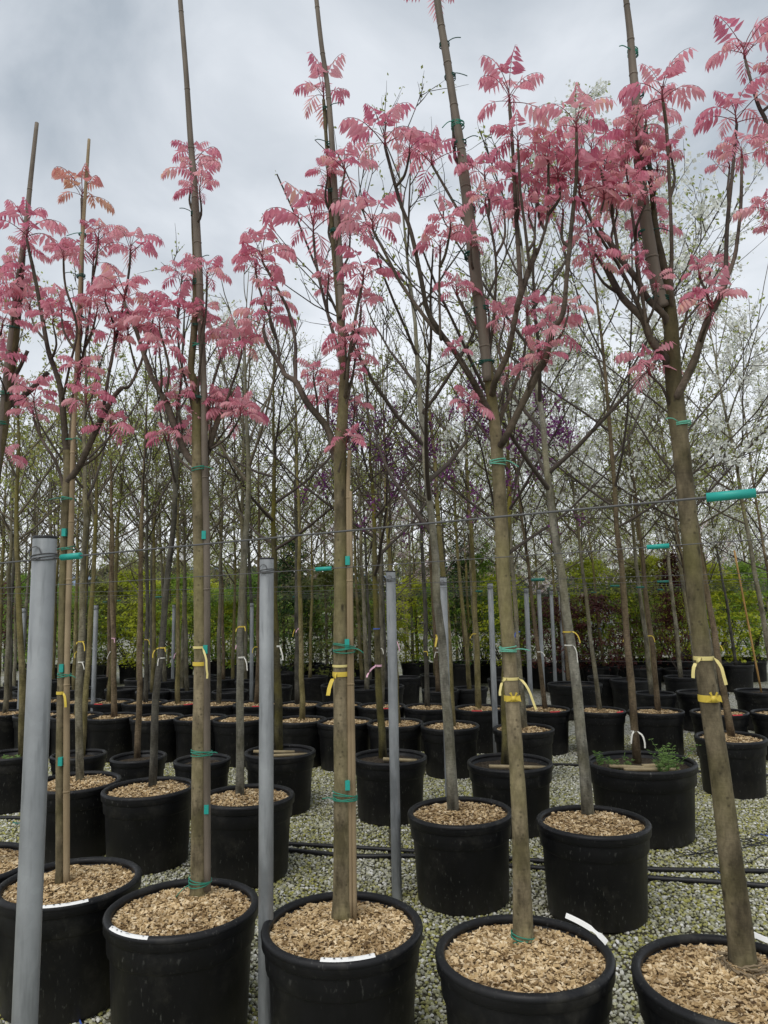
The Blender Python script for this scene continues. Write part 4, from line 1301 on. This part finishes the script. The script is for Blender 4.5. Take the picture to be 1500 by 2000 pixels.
trunk_ribbon(dC, ((666, 1450), (665, 1250)), 1300, 15, 'pale_yellow', 'narrow yellow band above the wider one on the two caned tree', tails=(), h=.009)
trunk_ribbon(dC, ((666, 1450), (665, 1250)), 1316, 15, 'yellow', 'wide yellow band with a drooping tail on the two caned tree', tails=((-1, .085),), h=.018)
trunk_ribbon(dD, ((1004, 1420), (996, 1300)), 1325, 14.5, 'pale_yellow', 'pale yellow ribbon tied with two long tails on the spreading tree', tails=((-1, .075), (1, .15)), h=.010)
trunk_ribbon(dD, ((1004, 1420), (996, 1300)), 1363, 14.8, 'yellow', 'bright yellow bow low on the spreading tree with pale green bands', tails=(), bow=True, h=.020)
trunk_ribbon(dE, ((1388, 1390), (1363, 1200)), 1285, 17.6, 'pale_yellow', 'pale yellow ribbon with two hanging tails on the thick leaning trunk', tails=((-1, .085), (1, .10)), h=.013)
trunk_ribbon(dE, ((1388, 1390), (1363, 1200)), 1363, 18.5, 'yellow', 'bright yellow bow on the thick leaning trunk', tails=(), bow=True, h=.022)

# second row: five chip pots with trees
row2 = [
    (148, 1527, 'near', 0, (160, 940), 'grey_bark', 'grey', 'behind the slim caned tree'),
    (292, 1539, 'near', 0, (345, 880), 'dark_bark', 'dark leaning', 'between the slim and the forked pink trees'),
    (482, 1555, 'near', 1, (476, 1000), 'pale_bark', 'pale', 'behind the second metal post'),
    (900, 1585, 'near', 2, (832, 900), 'pale_bark', 'lichen spotted leaning', 'beside the post on open gravel'),
    (1157, 1604, 'near', 3, (1058, 800), 'pale_bark', 'smooth grey leaning', 'beside the thick leaning pink tree'),
]
for i, (px, py, kd, var, tp, bk, adj, where) in enumerate(row2):
    loc, z = pot(px, py, FD, FH, 'chips', 'black chip pot in the second row, %s' % where, None, 1500, 3 + i % 2)
    b = Vector((loc.x, loc.y, z - .01))
    offx = {0: 9, 1: 6, 2: -14, 3: -15, 4: -9}[i]
    bb = G(px + offx, py + (0 if i < 4 else -12), z); b = Vector((bb.x, bb.y, z - .01))
    o, ax = mid_tree(kd, b, tp[0], tp[1], '%s bare tree in the second row, %s' % (adj, where), None, var, 1.0, None, bk)
    rr = .020
    if i == 0:
        ribbon(b, ax, 1253, rr, 'yellow', 'yellow ribbon on the grey bare tree behind the slim caned tree', tails=((1, .10), (-1, .02)), h=.008)
        ribbon(b, ax, 1293, rr, 'white', 'white ribbon on the grey bare tree behind the slim caned tree', tails=((1, .07),), h=.007)
    if i == 1:
        ribbon(b, ax, 1265, rr, 'yellow', 'yellow ribbon on the dark leaning bare tree', tails=((-1, .08), (1, .03)), h=.008)
        ribbon(b, ax, 1285, rr, 'white', 'white ribbon under the yellow one on the dark leaning bare tree', tails=((-1, .05),), h=.007)
    if i == 2:
        ribbon(b, ax, 1224, rr, 'yellow', 'yellow ribbon on the pale bare tree behind the second metal post', tails=((-1, .05), (1, .04)), h=.008)
        ribbon(b, ax, 1284, rr, 'white', 'white ribbon with a tail on the pale bare tree behind the second metal post', tails=((1, .09),), h=.008)
    if i == 3:
        ribbon(b, ax, 1241, rr + .002, 'yellow', 'yellow ribbon with curled tails on the lichen spotted leaning tree', tails=((-1, .09), (-1, .06)), h=.010)
        ribbon(b, ax, 1266, rr + .002, 'white', 'white ribbon on the lichen spotted leaning tree', tails=((1, .06), (1, .08)), h=.007)
    if i == 4:
        ribbon(b, ax, 1234, rr + .002, 'yellow', 'yellow ribbon on the smooth grey leaning tree', tails=((1, .08),), h=.008)
        ribbon(b, ax, 1260, rr + .002, 'white', 'thin white band on the smooth grey leaning tree', tails=((1, .10),), h=.006)

# third row: soil filled pots, planks and weeds
def batten(p, L, ang, label, w=.035):
    me = MB().box(Vector((0, 0, 0)), L, w, .018, Matrix.Rotation(.05, 3, 'Y')).mesh('batten', M['batten'])
    o = link('wooden_batten', me, loc=p)
    o.rotation_euler = (0, 0, ang)
    tag(o, label, 'batten')
row3 = [
    (22, 1474, .50, .42, 'green', 0, (40, 1000), None, 'black soil pot with a tuft of grass behind the thick grey post', 'budding tree in the grassy soil pot behind the thick grey post'),
    (154, 1474, .44, .40, 'near', 1, (172, 1000), 'olive_bark', 'small black soil pot behind the slim caned tree', 'olive barked bare tree behind the slim caned tree'),
    (272, 1478, .44, .40, 'near', 0, (275, 1000), 'brown_bark', 'small black soil pot beside the dark leaning bare tree', 'brown barked bare tree beside the dark leaning one'),
    (396, 1484, .44, .40, None, 0, None, None, 'small empty looking soil pot behind the evenly forked tree', ''),
    (546, 1468, .56, .44, 'moss', 0, (540, 1000), 'mossy_bark', 'black soil pot with wooden battens behind the post in line with the pink trees', 'moss covered bare tree behind the second metal post'),
    (760, 1478, .56, .44, 'purple', 0, (722, 960), 'mossy_bark', 'black soil pot of the purple flowering tree beside the post on gravel', 'mossy tree with purple blossom beside the post on open gravel'),
    (995, 1489, .60, .45, 'purple', 0, (985, 900), 'mossy_bark', 'wide black soil pot behind the spreading pink tree', 'purple flowering tree hidden behind the spreading pink tree'),
    (1253, 1488, .72, .48, 'white', 1, (1200, 1000), 'brown_bark', 'biggest black tub with weeds and battens behind the second row', 'white flowering tree with peeling brown bark in the weedy tub'),
]
weed_pots = []
for i, (px, py, D, H, kd, var, tp, bk, pl, tl) in enumerate(row3):
    loc, z = pot(px, py, D, H, 'soil', pl, None, 0, 5 + i % 2)
    if kd:
        bx = {0: 22, 1: 5, 2: -4, 4: -2, 5: -12, 6: -8, 7: -8}[i]
        bb = G(px + bx, py + 2, z); b = Vector((bb.x, bb.y, z - .01))
        o, ax = mid_tree(kd, b, tp[0], tp[1], tl, None, var, 1.0, None, bk)
        if i == 7:
            ribbon(b, ax, 1428, .024, 'white', 'long white tie with a hanging tail on the peeling brown trunk', tails=((1, .16), (-1, .09)), h=.014)
        if i == 5:
            ribbon(b, ax, 1228, .026, 'blue', 'blue band on the mossy trunk with purple blossom', tails=(), h=.008)
            ribbon(b, ax, 1300, .026, 'pink', 'pink ribbon hanging on the mossy trunk with purple blossom', tails=((-1, .12),), h=.016)
        if i == 4:
            ribbon(b, ax, 1262, .024, 'white', 'white ribbon hanging from the moss covered bare tree', tails=((1, .12),), h=.014)
    for j, (dx, dy, an, L) in enumerate({4: [(.04, -.08, .35, .30), (-.06, .06, .1, .26)], 5: [(.08, -.06, -.1, .2)], 6: [(.06, -.10, .05, .34)], 7: [(-.08, -.10, -.1, .24), (.12, -.06, .35, .22), (.02, -.18, .1, .30)]}.get(i, [])):
        batten(Vector((loc.x + dx, loc.y + dy + .05, z + .020)), L * 1.25, an,
               {4: ['pale batten slanting across the pot behind the second metal post', 'short batten behind the slanting one in the same pot'], 5: ['short batten in the soil pot of the mossy purple flowering tree'],
                6: ['long thin batten in the wide pot behind the spreading tree'], 7: ['split batten leaning in the weedy tub beside the peeling trunk', 'short batten lying slantwise in the weedy tub', 'long batten at the front of the weedy tub']}[i][j])
    if i in (0, 7):
        weed_pots.append((loc, z, i, D))
# weeds
def weed_plant(p, h, nst, spread, seed, label, group=None):
    rw = random.Random(seed)
    mb = MB()
    for s in range(nst):
        a = rw.uniform(0, 6.28)
        st = grow(Vector((rw.uniform(-.02, .02), rw.uniform(-.02, .02), -.01)), Vector((math.cos(a) * spread, math.sin(a) * spread, 1)), h * rw.uniform(.6, 1.1), 6, -.03, .14, rw)
        mb.quad_strip_tube(st, [.0022 - .0002 * i for i in range(7)], 3, False)
        for i in range(1, 7):
            for q in range(5):
                an = rw.uniform(0, 6.28); L = rw.uniform(.018, .034)
                dv = Vector((math.cos(an), math.sin(an), rw.uniform(-.1, .6))).normalized(); sd = dv.orthogonal().normalized()
                c = st[i]
                mb.face([c, c + dv * L * .5 + sd * L * .13, c + dv * L, c + dv * L * .5 - sd * L * .13])
    o = link('weed', mb.mesh('weed', M['weed'], False), loc=p)
    tag(o, label, 'weed', group)
for loc, z, i, D in weed_pots:
    if i == 7:
        for q in range(10):
            a = rl.uniform(2.4, 7.2); r = rl.uniform(.12, .29)
            weed_plant(Vector((loc.x + r * math.cos(a), loc.y + r * math.sin(a) * .8, z)), rl.uniform(.08, .26), 3, .7, 300 + q, 'leafy green weed growing in the biggest tub', 'weeds in the biggest tub')
    else:
        for q in range(3):
            weed_plant(Vector((loc.x + .02 + .06 * q, loc.y - .08, z)), .07, 9, .9, 320 + q, 'tuft of grass in the soil pot behind the thick grey post', 'grass tufts in the soil pot')

# fourth and fifth rows: chip pots with slim trunks
ORD = 'first second third fourth fifth sixth seventh eighth ninth tenth eleventh twelfth thirteenth fourteenth fifteenth sixteenth seventeenth eighteenth'.split()
RIBC = ['yellow', 'yellow', 'white', 'blue', 'yellow', 'white', 'pink']
def slim(px, py, loc, z, row, k, kinds, rib=True, nth=None):
    where = 'in the %s row of chip pots' % row if nth is None else 'in the %s row, %s pot from the thick leaning trunk' % (row, nth)
    if row == 'back':
        where = 'in the back rows of soil pots'
    kd = kinds[k % len(kinds)]
    y1 = 1000
    tx = lean_top(px, py, y1, rg_t.uniform(-.02, .02))
    b = Vector((loc.x + rg_t.uniform(-.03, .03), loc.y + rg_t.uniform(-.03, .03), z - .01))
    o, ax = mid_tree(kd, b, tx, y1, {'bare': 'slim bare tree ', 'green': 'slim budding tree ', 'white': 'white flowering tree ',
                                     'moss': 'mossy bare tree ', 'cherry': 'pale pink flowering tree ', 'purple': 'purple flowering tree '}[kd] + where,
                     '%s trees in the %s row of chip pots' % (kd, row), None, rg_t.uniform(.92, 1.1))
    if rib and rg_t.random() < .75:
        mt = rg_t.choice(RIBC)
        ribbon(b, ax, rg_t.uniform(1225, 1275), .021, mt, '%s ribbon on the trunk %s' % (mt, where), tails=((rg_t.choice((-1, 1)), rg_t.uniform(.05, .11)),), h=.010, group='%s ribbons in the %s row' % (mt, row))
row4 = [(8, 1393), (78, 1396), (150, 1398), (220, 1399), (307, 1401), (392, 1402), (468, 1404), (585, 1406), (673, 1409), (772, 1412), (879, 1417), (1022, 1423), (1426, 1440)]
for k, (px, py) in enumerate(row4):
    loc, z = pot(px, py, .55, .44, 'chips', 'black chip pot in the fourth row, %s from its end behind the leaning trunk' % ORD[len(row4) - 1 - k], 'chip pots of the fourth row', 700, 7)
    if k not in (1, 4, 8):
        slim(px + rg_t.uniform(-8, 8), py, loc, z, 'fourth', k, ['bare', 'bare', 'green', 'bare', 'moss', 'bare', 'bare', 'bare', 'green', 'bare', 'bare', 'white', 'white'], nth=ORD[len(row4) - 1 - k])
row5 = [(20, 1368), (92, 1369), (155, 1370), (217, 1371), (283, 1372), (350, 1373), (430, 1374), (500, 1375), (585, 1376), (662, 1377), (745, 1379), (836, 1381), (936, 1383), (1062, 1385), (1168, 1387), (1282, 1389), (1405, 1391), (1525, 1393)]
for k, (px, py) in enumerate(row5):
    loc, z = pot(px, py, .55, .44, 'chips', 'black chip pot in the fifth row, %s from its end past the leaning trunk' % ORD[len(row5) - 1 - k], 'chip pots of the fifth row', 700, 7)
    slim(px + rg_t.uniform(-6, 6), py, loc, z, 'fifth', k, ['bare', 'bare', 'bare', 'green', 'bare', 'bare', 'white'] if px < 900 else ['bare', 'white', 'white', 'bare', 'green', 'white'], nth=ORD[len(row5) - 1 - k])
    if k in (3, 5, 7, 10, 12, 13, 14, 16):                     # red strip laid over the rim
        mb = MB(); R = .275 - .0155
        for i in range(7):
            a = -2.0 + (k % 3) * .45 + i * .07
            for dr, dz in ((-.010, .001), (0, .0045), (.011, -.004)):
                mb.v.append(Vector(((R + dr) * math.cos(a), (R + dr) * math.sin(a), dz)))
        for i in range(6):
            for q in range(2):
                mb.f.append((3 * i + q, 3 * i + 3 + q, 3 * i + 4 + q, 3 * i + 1 + q)); mb.m.append(0)
        o = link('plant_label', mb.mesh('red_label', M['red']), loc=Vector((loc.x, loc.y, .44 + .0095)))
        tag(o, 'red label strip on the %s chip pot of the fifth row from the leaning trunk' % ORD[len(row5) - 1 - k], 'label', 'red labels in the fifth row')

# back rows: soil pots, mostly one tree each
GB = 'dark soil pots of the back rows'
back = [(0, 1345, .5), (40, 1332, .5), (150, 1345, .5), (240, 1345, .5), (273, 1327, .5), (365, 1348, .46), (436, 1326, .5), (540, 1341, .46), (608, 1322, .55), (706, 1326, .5), (712, 1344, .46), (788, 1323, .55), (810, 1294, .55),
        (907, 1296, .5), (918, 1344, .48), (989, 1326, .56), (985, 1301, .5), (1122, 1336, .74), (1230, 1328, .56), (1256, 1304, .62), (1278, 1354, .5), (1371, 1352, .6), (1437, 1298, .56), (1487, 1350, .62), (1180, 1300, .5), (1380, 1300, .5), (330, 1300, .5), (180, 1300, .5), (90, 1305, .5), (480, 1300, .5), (640, 1300, .5), (720, 1296, .5), (1060, 1296, .5), (1330, 1290, .5), (100, 1330, .5), (195, 1322, .5), (320, 1330, .5), (395, 1320, .5), (490, 1330, .5), (555, 1315, .5), (660, 1338, .5), (755, 1340, .5), (850, 1318, .5), (1180, 1322, .5), (1330, 1322, .5), (60, 1350, .5), (300, 1350, .5), (450, 1350, .5), (860, 1348, .5)]
for k, (px, py, D) in enumerate(back):
    loc, z = pot(px, py, D, .44, 'soil', 'dark soil pot standing in the back rows before the maple shrubs', GB, 0, 5)
    if k % 4 != 3:
        right = px > 850
        slim(px + rg_t.uniform(-6, 6), py, loc, z, 'back', k, ['bare', 'white', 'green', 'white', 'bare', 'white'] if right else ['bare', 'green', 'bare', 'bare', 'green', 'bare', 'bare'], rib=k % 3 == 0)

oc0, oc1 = P(1487, 1352, 9.0), P(1434, 1075, 9.0)
o = link('support_cane', None, loc=oc0)
link('shaft', MB().quad_strip_tube([(oc1 - oc0) * (i / 6) for i in range(7)], .012, 8).mesh('cane_shaft', M['orange_cane']), o)
tag(o, 'orange bamboo cane leaning along a back row trunk past the thick leaning tree', 'cane')

# ------------------------------------------------------------------ maple shrubs
def gen_shrub(seed, w, h, conical=False):
    rg = random.Random(seed)
    st, lf = MB(), MB()
    for s in range(7):
        a = rg.uniform(0, 6.28)
        p = grow(Vector((rg.uniform(-.03, .03), rg.uniform(-.03, .03), 0)), Vector((math.cos(a) * .45, math.sin(a) * .45, 1)), h * rg.uniform(.6, .9), 6, .02, .15, rg)
        st.quad_strip_tube(p, [.012 - .0016 * i for i in range(7)], 5, False)
    for s in range(230):
        t = rg.random() ** .75
        prof = (math.sin(math.pi * (t * .74 + .20)) if not conical else (1.05 - .9 * t))
        a = rg.uniform(0, 6.28); r = w / 2 * prof * math.sqrt(rg.random()) * rg.uniform(.85, 1.2)
        c = Vector((r * math.cos(a), r * math.sin(a), .02 * h + .98 * h * t))
        sl = Vector((math.cos(a), math.sin(a), -.25))
        for q in range(28):
            p = c + Vector((rg.gauss(0, .085), rg.gauss(0, .085), rg.gauss(0, .026))) + sl * rg.uniform(-.05, .09)
            L = rg.uniform(.034, .068)
            dv = (sl + Vector((rg.uniform(-.8, .8), rg.uniform(-.8, .8), rg.uniform(-.6, .2)))).normalized(); sd = dv.cross(Vector((0, 0, 1)))
            sd = (sd.normalized() if sd.length > .1 else Vector((1, 0, 0)))
            lf.face([p, p + dv * L * .45 + sd * L * .34, p + dv * L, p + dv * L * .45 - sd * L * .34])
    return st, lf
SH = {}
for nm, seed, w, h, con in (('round', 41, 1.5, 1.75, False), ('wide', 42, 1.9, 1.55, False), ('tall', 43, 1.25, 2.3, True)):
    SH[nm] = gen_shrub(seed, w, h, con)
SHM = {}
def shrub(px, py, form, colour, s=1.0, d=None):
    word = {'yellow': 'bright yellow green', 'green': 'fresh green', 'olive': 'bronze olive', 'red': 'dark red', 'dark': 'dark green'}[colour]
    loc, z = pot(px, py + rl.uniform(0, 9), .5, .42, 'soil', 'dark pot under a %s %s shrub' % (word, {'round': 'rounded', 'wide': 'spreading', 'tall': 'tall'}[form]), 'pots of the %s %s shrubs' % (colour, form), 0, 5)
    s *= rl.uniform(.82, 1.14)
    key = (form, colour)
    if key not in SHM:
        SHM[key] = (SH[form][0].mesh('shrub_stems', M['twig_dark']), SH[form][1].mesh('shrub_leaves', MAPLE[colour], False))
    nm = 'evergreen_shrub' if colour == 'dark' else 'maple_shrub'
    o = link(nm, None, loc=(loc.x, loc.y, z - .01))
    o.rotation_euler = (0, 0, rl.uniform(0, 6.28)); o.scale = (s, s, s * rl.uniform(.92, 1.1))
    link('stem', SHM[key][0], o); link('crown', SHM[key][1], o)
    tag(o, '%s %s shrub with fine leaves in a pot behind the back rows' % (word, {'round': 'rounded', 'wide': 'spreading', 'tall': 'tall'}[form]), 'shrub', '%s %s shrubs' % (colour, form))
for a in [(60, 1297, 'round', 'green'), (130, 1292, 'wide', 'green'), (200, 1296, 'round', 'olive'), (255, 1291, 'round', 'yellow', 1.15), (305, 1290, 'round', 'yellow', 1.1), (355, 1293, 'round', 'green'), (420, 1290, 'wide', 'green'), (455, 1288, 'round', 'yellow'),
          (505, 1292, 'wide', 'green'), (572, 1293, 'tall', 'dark', 1.05), (610, 1290, 'tall', 'green', .9), (655, 1300, 'wide', 'olive', 1.1), (700, 1295, 'round', 'olive'), (745, 1290, 'round', 'yellow', .9), (815, 1285, 'round', 'yellow', 1.15), (860, 1288, 'round', 'green'),
          (907, 1292, 'tall', 'dark', 1.1), (945, 1288, 'tall', 'green'), (985, 1290, 'round', 'yellow'), (1030, 1287, 'wide', 'green'), (1085, 1300, 'wide', 'red', .85), (1110, 1284, 'round', 'green'), (1155, 1283, 'round', 'yellow', 1.1), (1165, 1302, 'wide', 'red', .75),
          (1210, 1284, 'wide', 'green'), (1255, 1281, 'round', 'olive', 1.1), (1290, 1279, 'round', 'yellow'), (1325, 1300, 'tall', 'red', .68), (1395, 1283, 'round', 'yellow'), (1430, 1280, 'wide', 'yellow', 1.1), (1470, 1279, 'round', 'green', 1.1), (25, 1278, 'round', 'red', 1.1), (75, 1272, 'round', 'red', 1.2),
          (165, 1270, 'wide', 'green', 1.2), (390, 1268, 'wide', 'yellow', 1.2), (530, 1266, 'wide', 'green', 1.2), (680, 1266, 'wide', 'green', 1.2), (1000, 1262, 'wide', 'dark', 1.2), (1340, 1260, 'wide', 'green', 1.2)]:
    shrub(*a)

# ------------------------------------------------------------------ far rows of trees
rf = random.Random(63)
for k in range(150):
    d = 10.5 + 27 * (k / 150) ** 1.15 + rf.uniform(-.5, .5)
    x = ((k * .61803) % 1.0 * 1.24 - .62) * d + rf.uniform(-.3, .3)
    side = x / d
    u = rf.random()
    if side > .17:
        kd = 'white' if u < .36 else ('green' if u < .66 else ('cherry' if u < .74 and d > 18 else 'bare'))
    elif side > -.1:
        kd = 'bare' if u < .55 else ('green' if u < .85 else ('white' if u < .93 else 'cherry'))
    else:
        kd = 'bare' if u < .62 else 'green'
    b = Vector((x, d, .0))
    px, py = to_px(b + Vector((0, 0, .4)))
    tx = lean_top(px, py, py - 300, rf.uniform(-.015, .015))
    mid_tree(kd, b, tx, py - 300, {'bare': 'far bare tree in the rows behind the shrubs', 'green': 'far budding green tree in the rows behind the shrubs', 'white': 'far white flowering tree in the rows behind the shrubs', 'cherry': 'far pale pink flowering tree in the rows behind the shrubs'}[kd],
             'far %s trees' % kd, None, rf.uniform(.98, 1.2))

# ------------------------------------------------------------------ hoses and scraps on the gravel
def hose(pts, r, label, z=.018, mat='hose', seed=0):
    rh = random.Random(seed)
    g = [G(x, y, z) for x, y in pts]
    sl = smooth_line([tuple(p) for p in g], 6)
    base = Vector(sl[0])
    o = link('irrigation_hose', MB().quad_strip_tube([Vector(s) - base for s in sl], r, 10).mesh('hose', M[mat]), loc=base)
    tag(o, label, 'hose')
hose([(420, 1636), (560, 1648), (690, 1655), (815, 1663), (930, 1672), (1060, 1682), (1260, 1697), (1420, 1700), (1600, 1704)], .0135, 'upper of two thick black hoses across the gravel behind the second row', .022)
hose([(420, 1650), (560, 1660), (690, 1672), (815, 1672), (930, 1686), (1060, 1696), (1260, 1714), (1420, 1724), (1600, 1740)], .0145, 'lower of two thick black hoses across the gravel behind the second row', .022)
hose([(-60, 1583), (20, 1582), (90, 1590), (200, 1600)], .0125, 'thick black hose behind the post at the end of the rows, upper strand', .022)
hose([(-60, 1598), (20, 1597), (90, 1601), (200, 1612)], .0125, 'thick black hose behind the post at the end of the rows, lower strand', .022)
hose([(600, 1480), (760, 1494), (1000, 1494), (1130, 1494), (1420, 1510), (1600, 1520)], .012, 'black hose lying between the third and fourth rows', .022)
rd = random.Random(9)
for q in range(7):
    x, y = rd.uniform(1290, 1400), rd.uniform(1640, 1690)
    pts = [(x, y)]
    for i in range(6):
        x += rd.uniform(15, 45); y += rd.uniform(-14, 12)
        pts.append((x, y))
    g = [tuple(G(a, b, .016 + rd.uniform(0, .02))) for a, b in pts]
    sl = smooth_line(g, 5); base = Vector(sl[0])
    o = link('drip_tube', MB().quad_strip_tube([Vector(s) - base for s in sl], .0026, 6).mesh('drip_tube', M['hose']), loc=base)
    tag(o, 'thin black drip tube tangled on the gravel beside the biggest tub', 'tube', 'drip tubes on the gravel')
for pts, mt, lab in (([(1384, 1694), (1398, 1700), (1411, 1709)], 'blue', 'blue plastic scrap on the hoses beside the leaning trunk'), ([(81, 1984), (95, 1982), (106, 1979)], 'blue', 'blue scrap on the gravel at the foot of the thick post'),
                     ([(151, 1984), (156, 1994), (160, 2004)], 'blue', 'blue scrap on the gravel between the first two pots'), ([(1485, 1629), (1497, 1632), (1510, 1634)], 'blue', 'blue scrap on the open gravel past the leaning trunk'),
                     ([(1044, 1628), (1050, 1625), (1053, 1624)], 'teal_dark', 'green tie scrap on the gravel beside the second row'), ([(25, 1606), (34, 1608), (43, 1607)], 'teal_dark', 'green tie scrap on the gravel behind the thick post')):
    g = [G(a, b, .02) for a, b in pts]
    mb = MB(); mb.strip([p - g[0] for p in smooth_line([tuple(p) for p in g], 1) for p in [Vector(p)]], .009, [Vector((0, .6, .8))] * len(pts))
    o = link('plastic_scrap', mb.mesh('scrap', M[mt], False), loc=g[0])
    tag(o, lab, 'scrap')
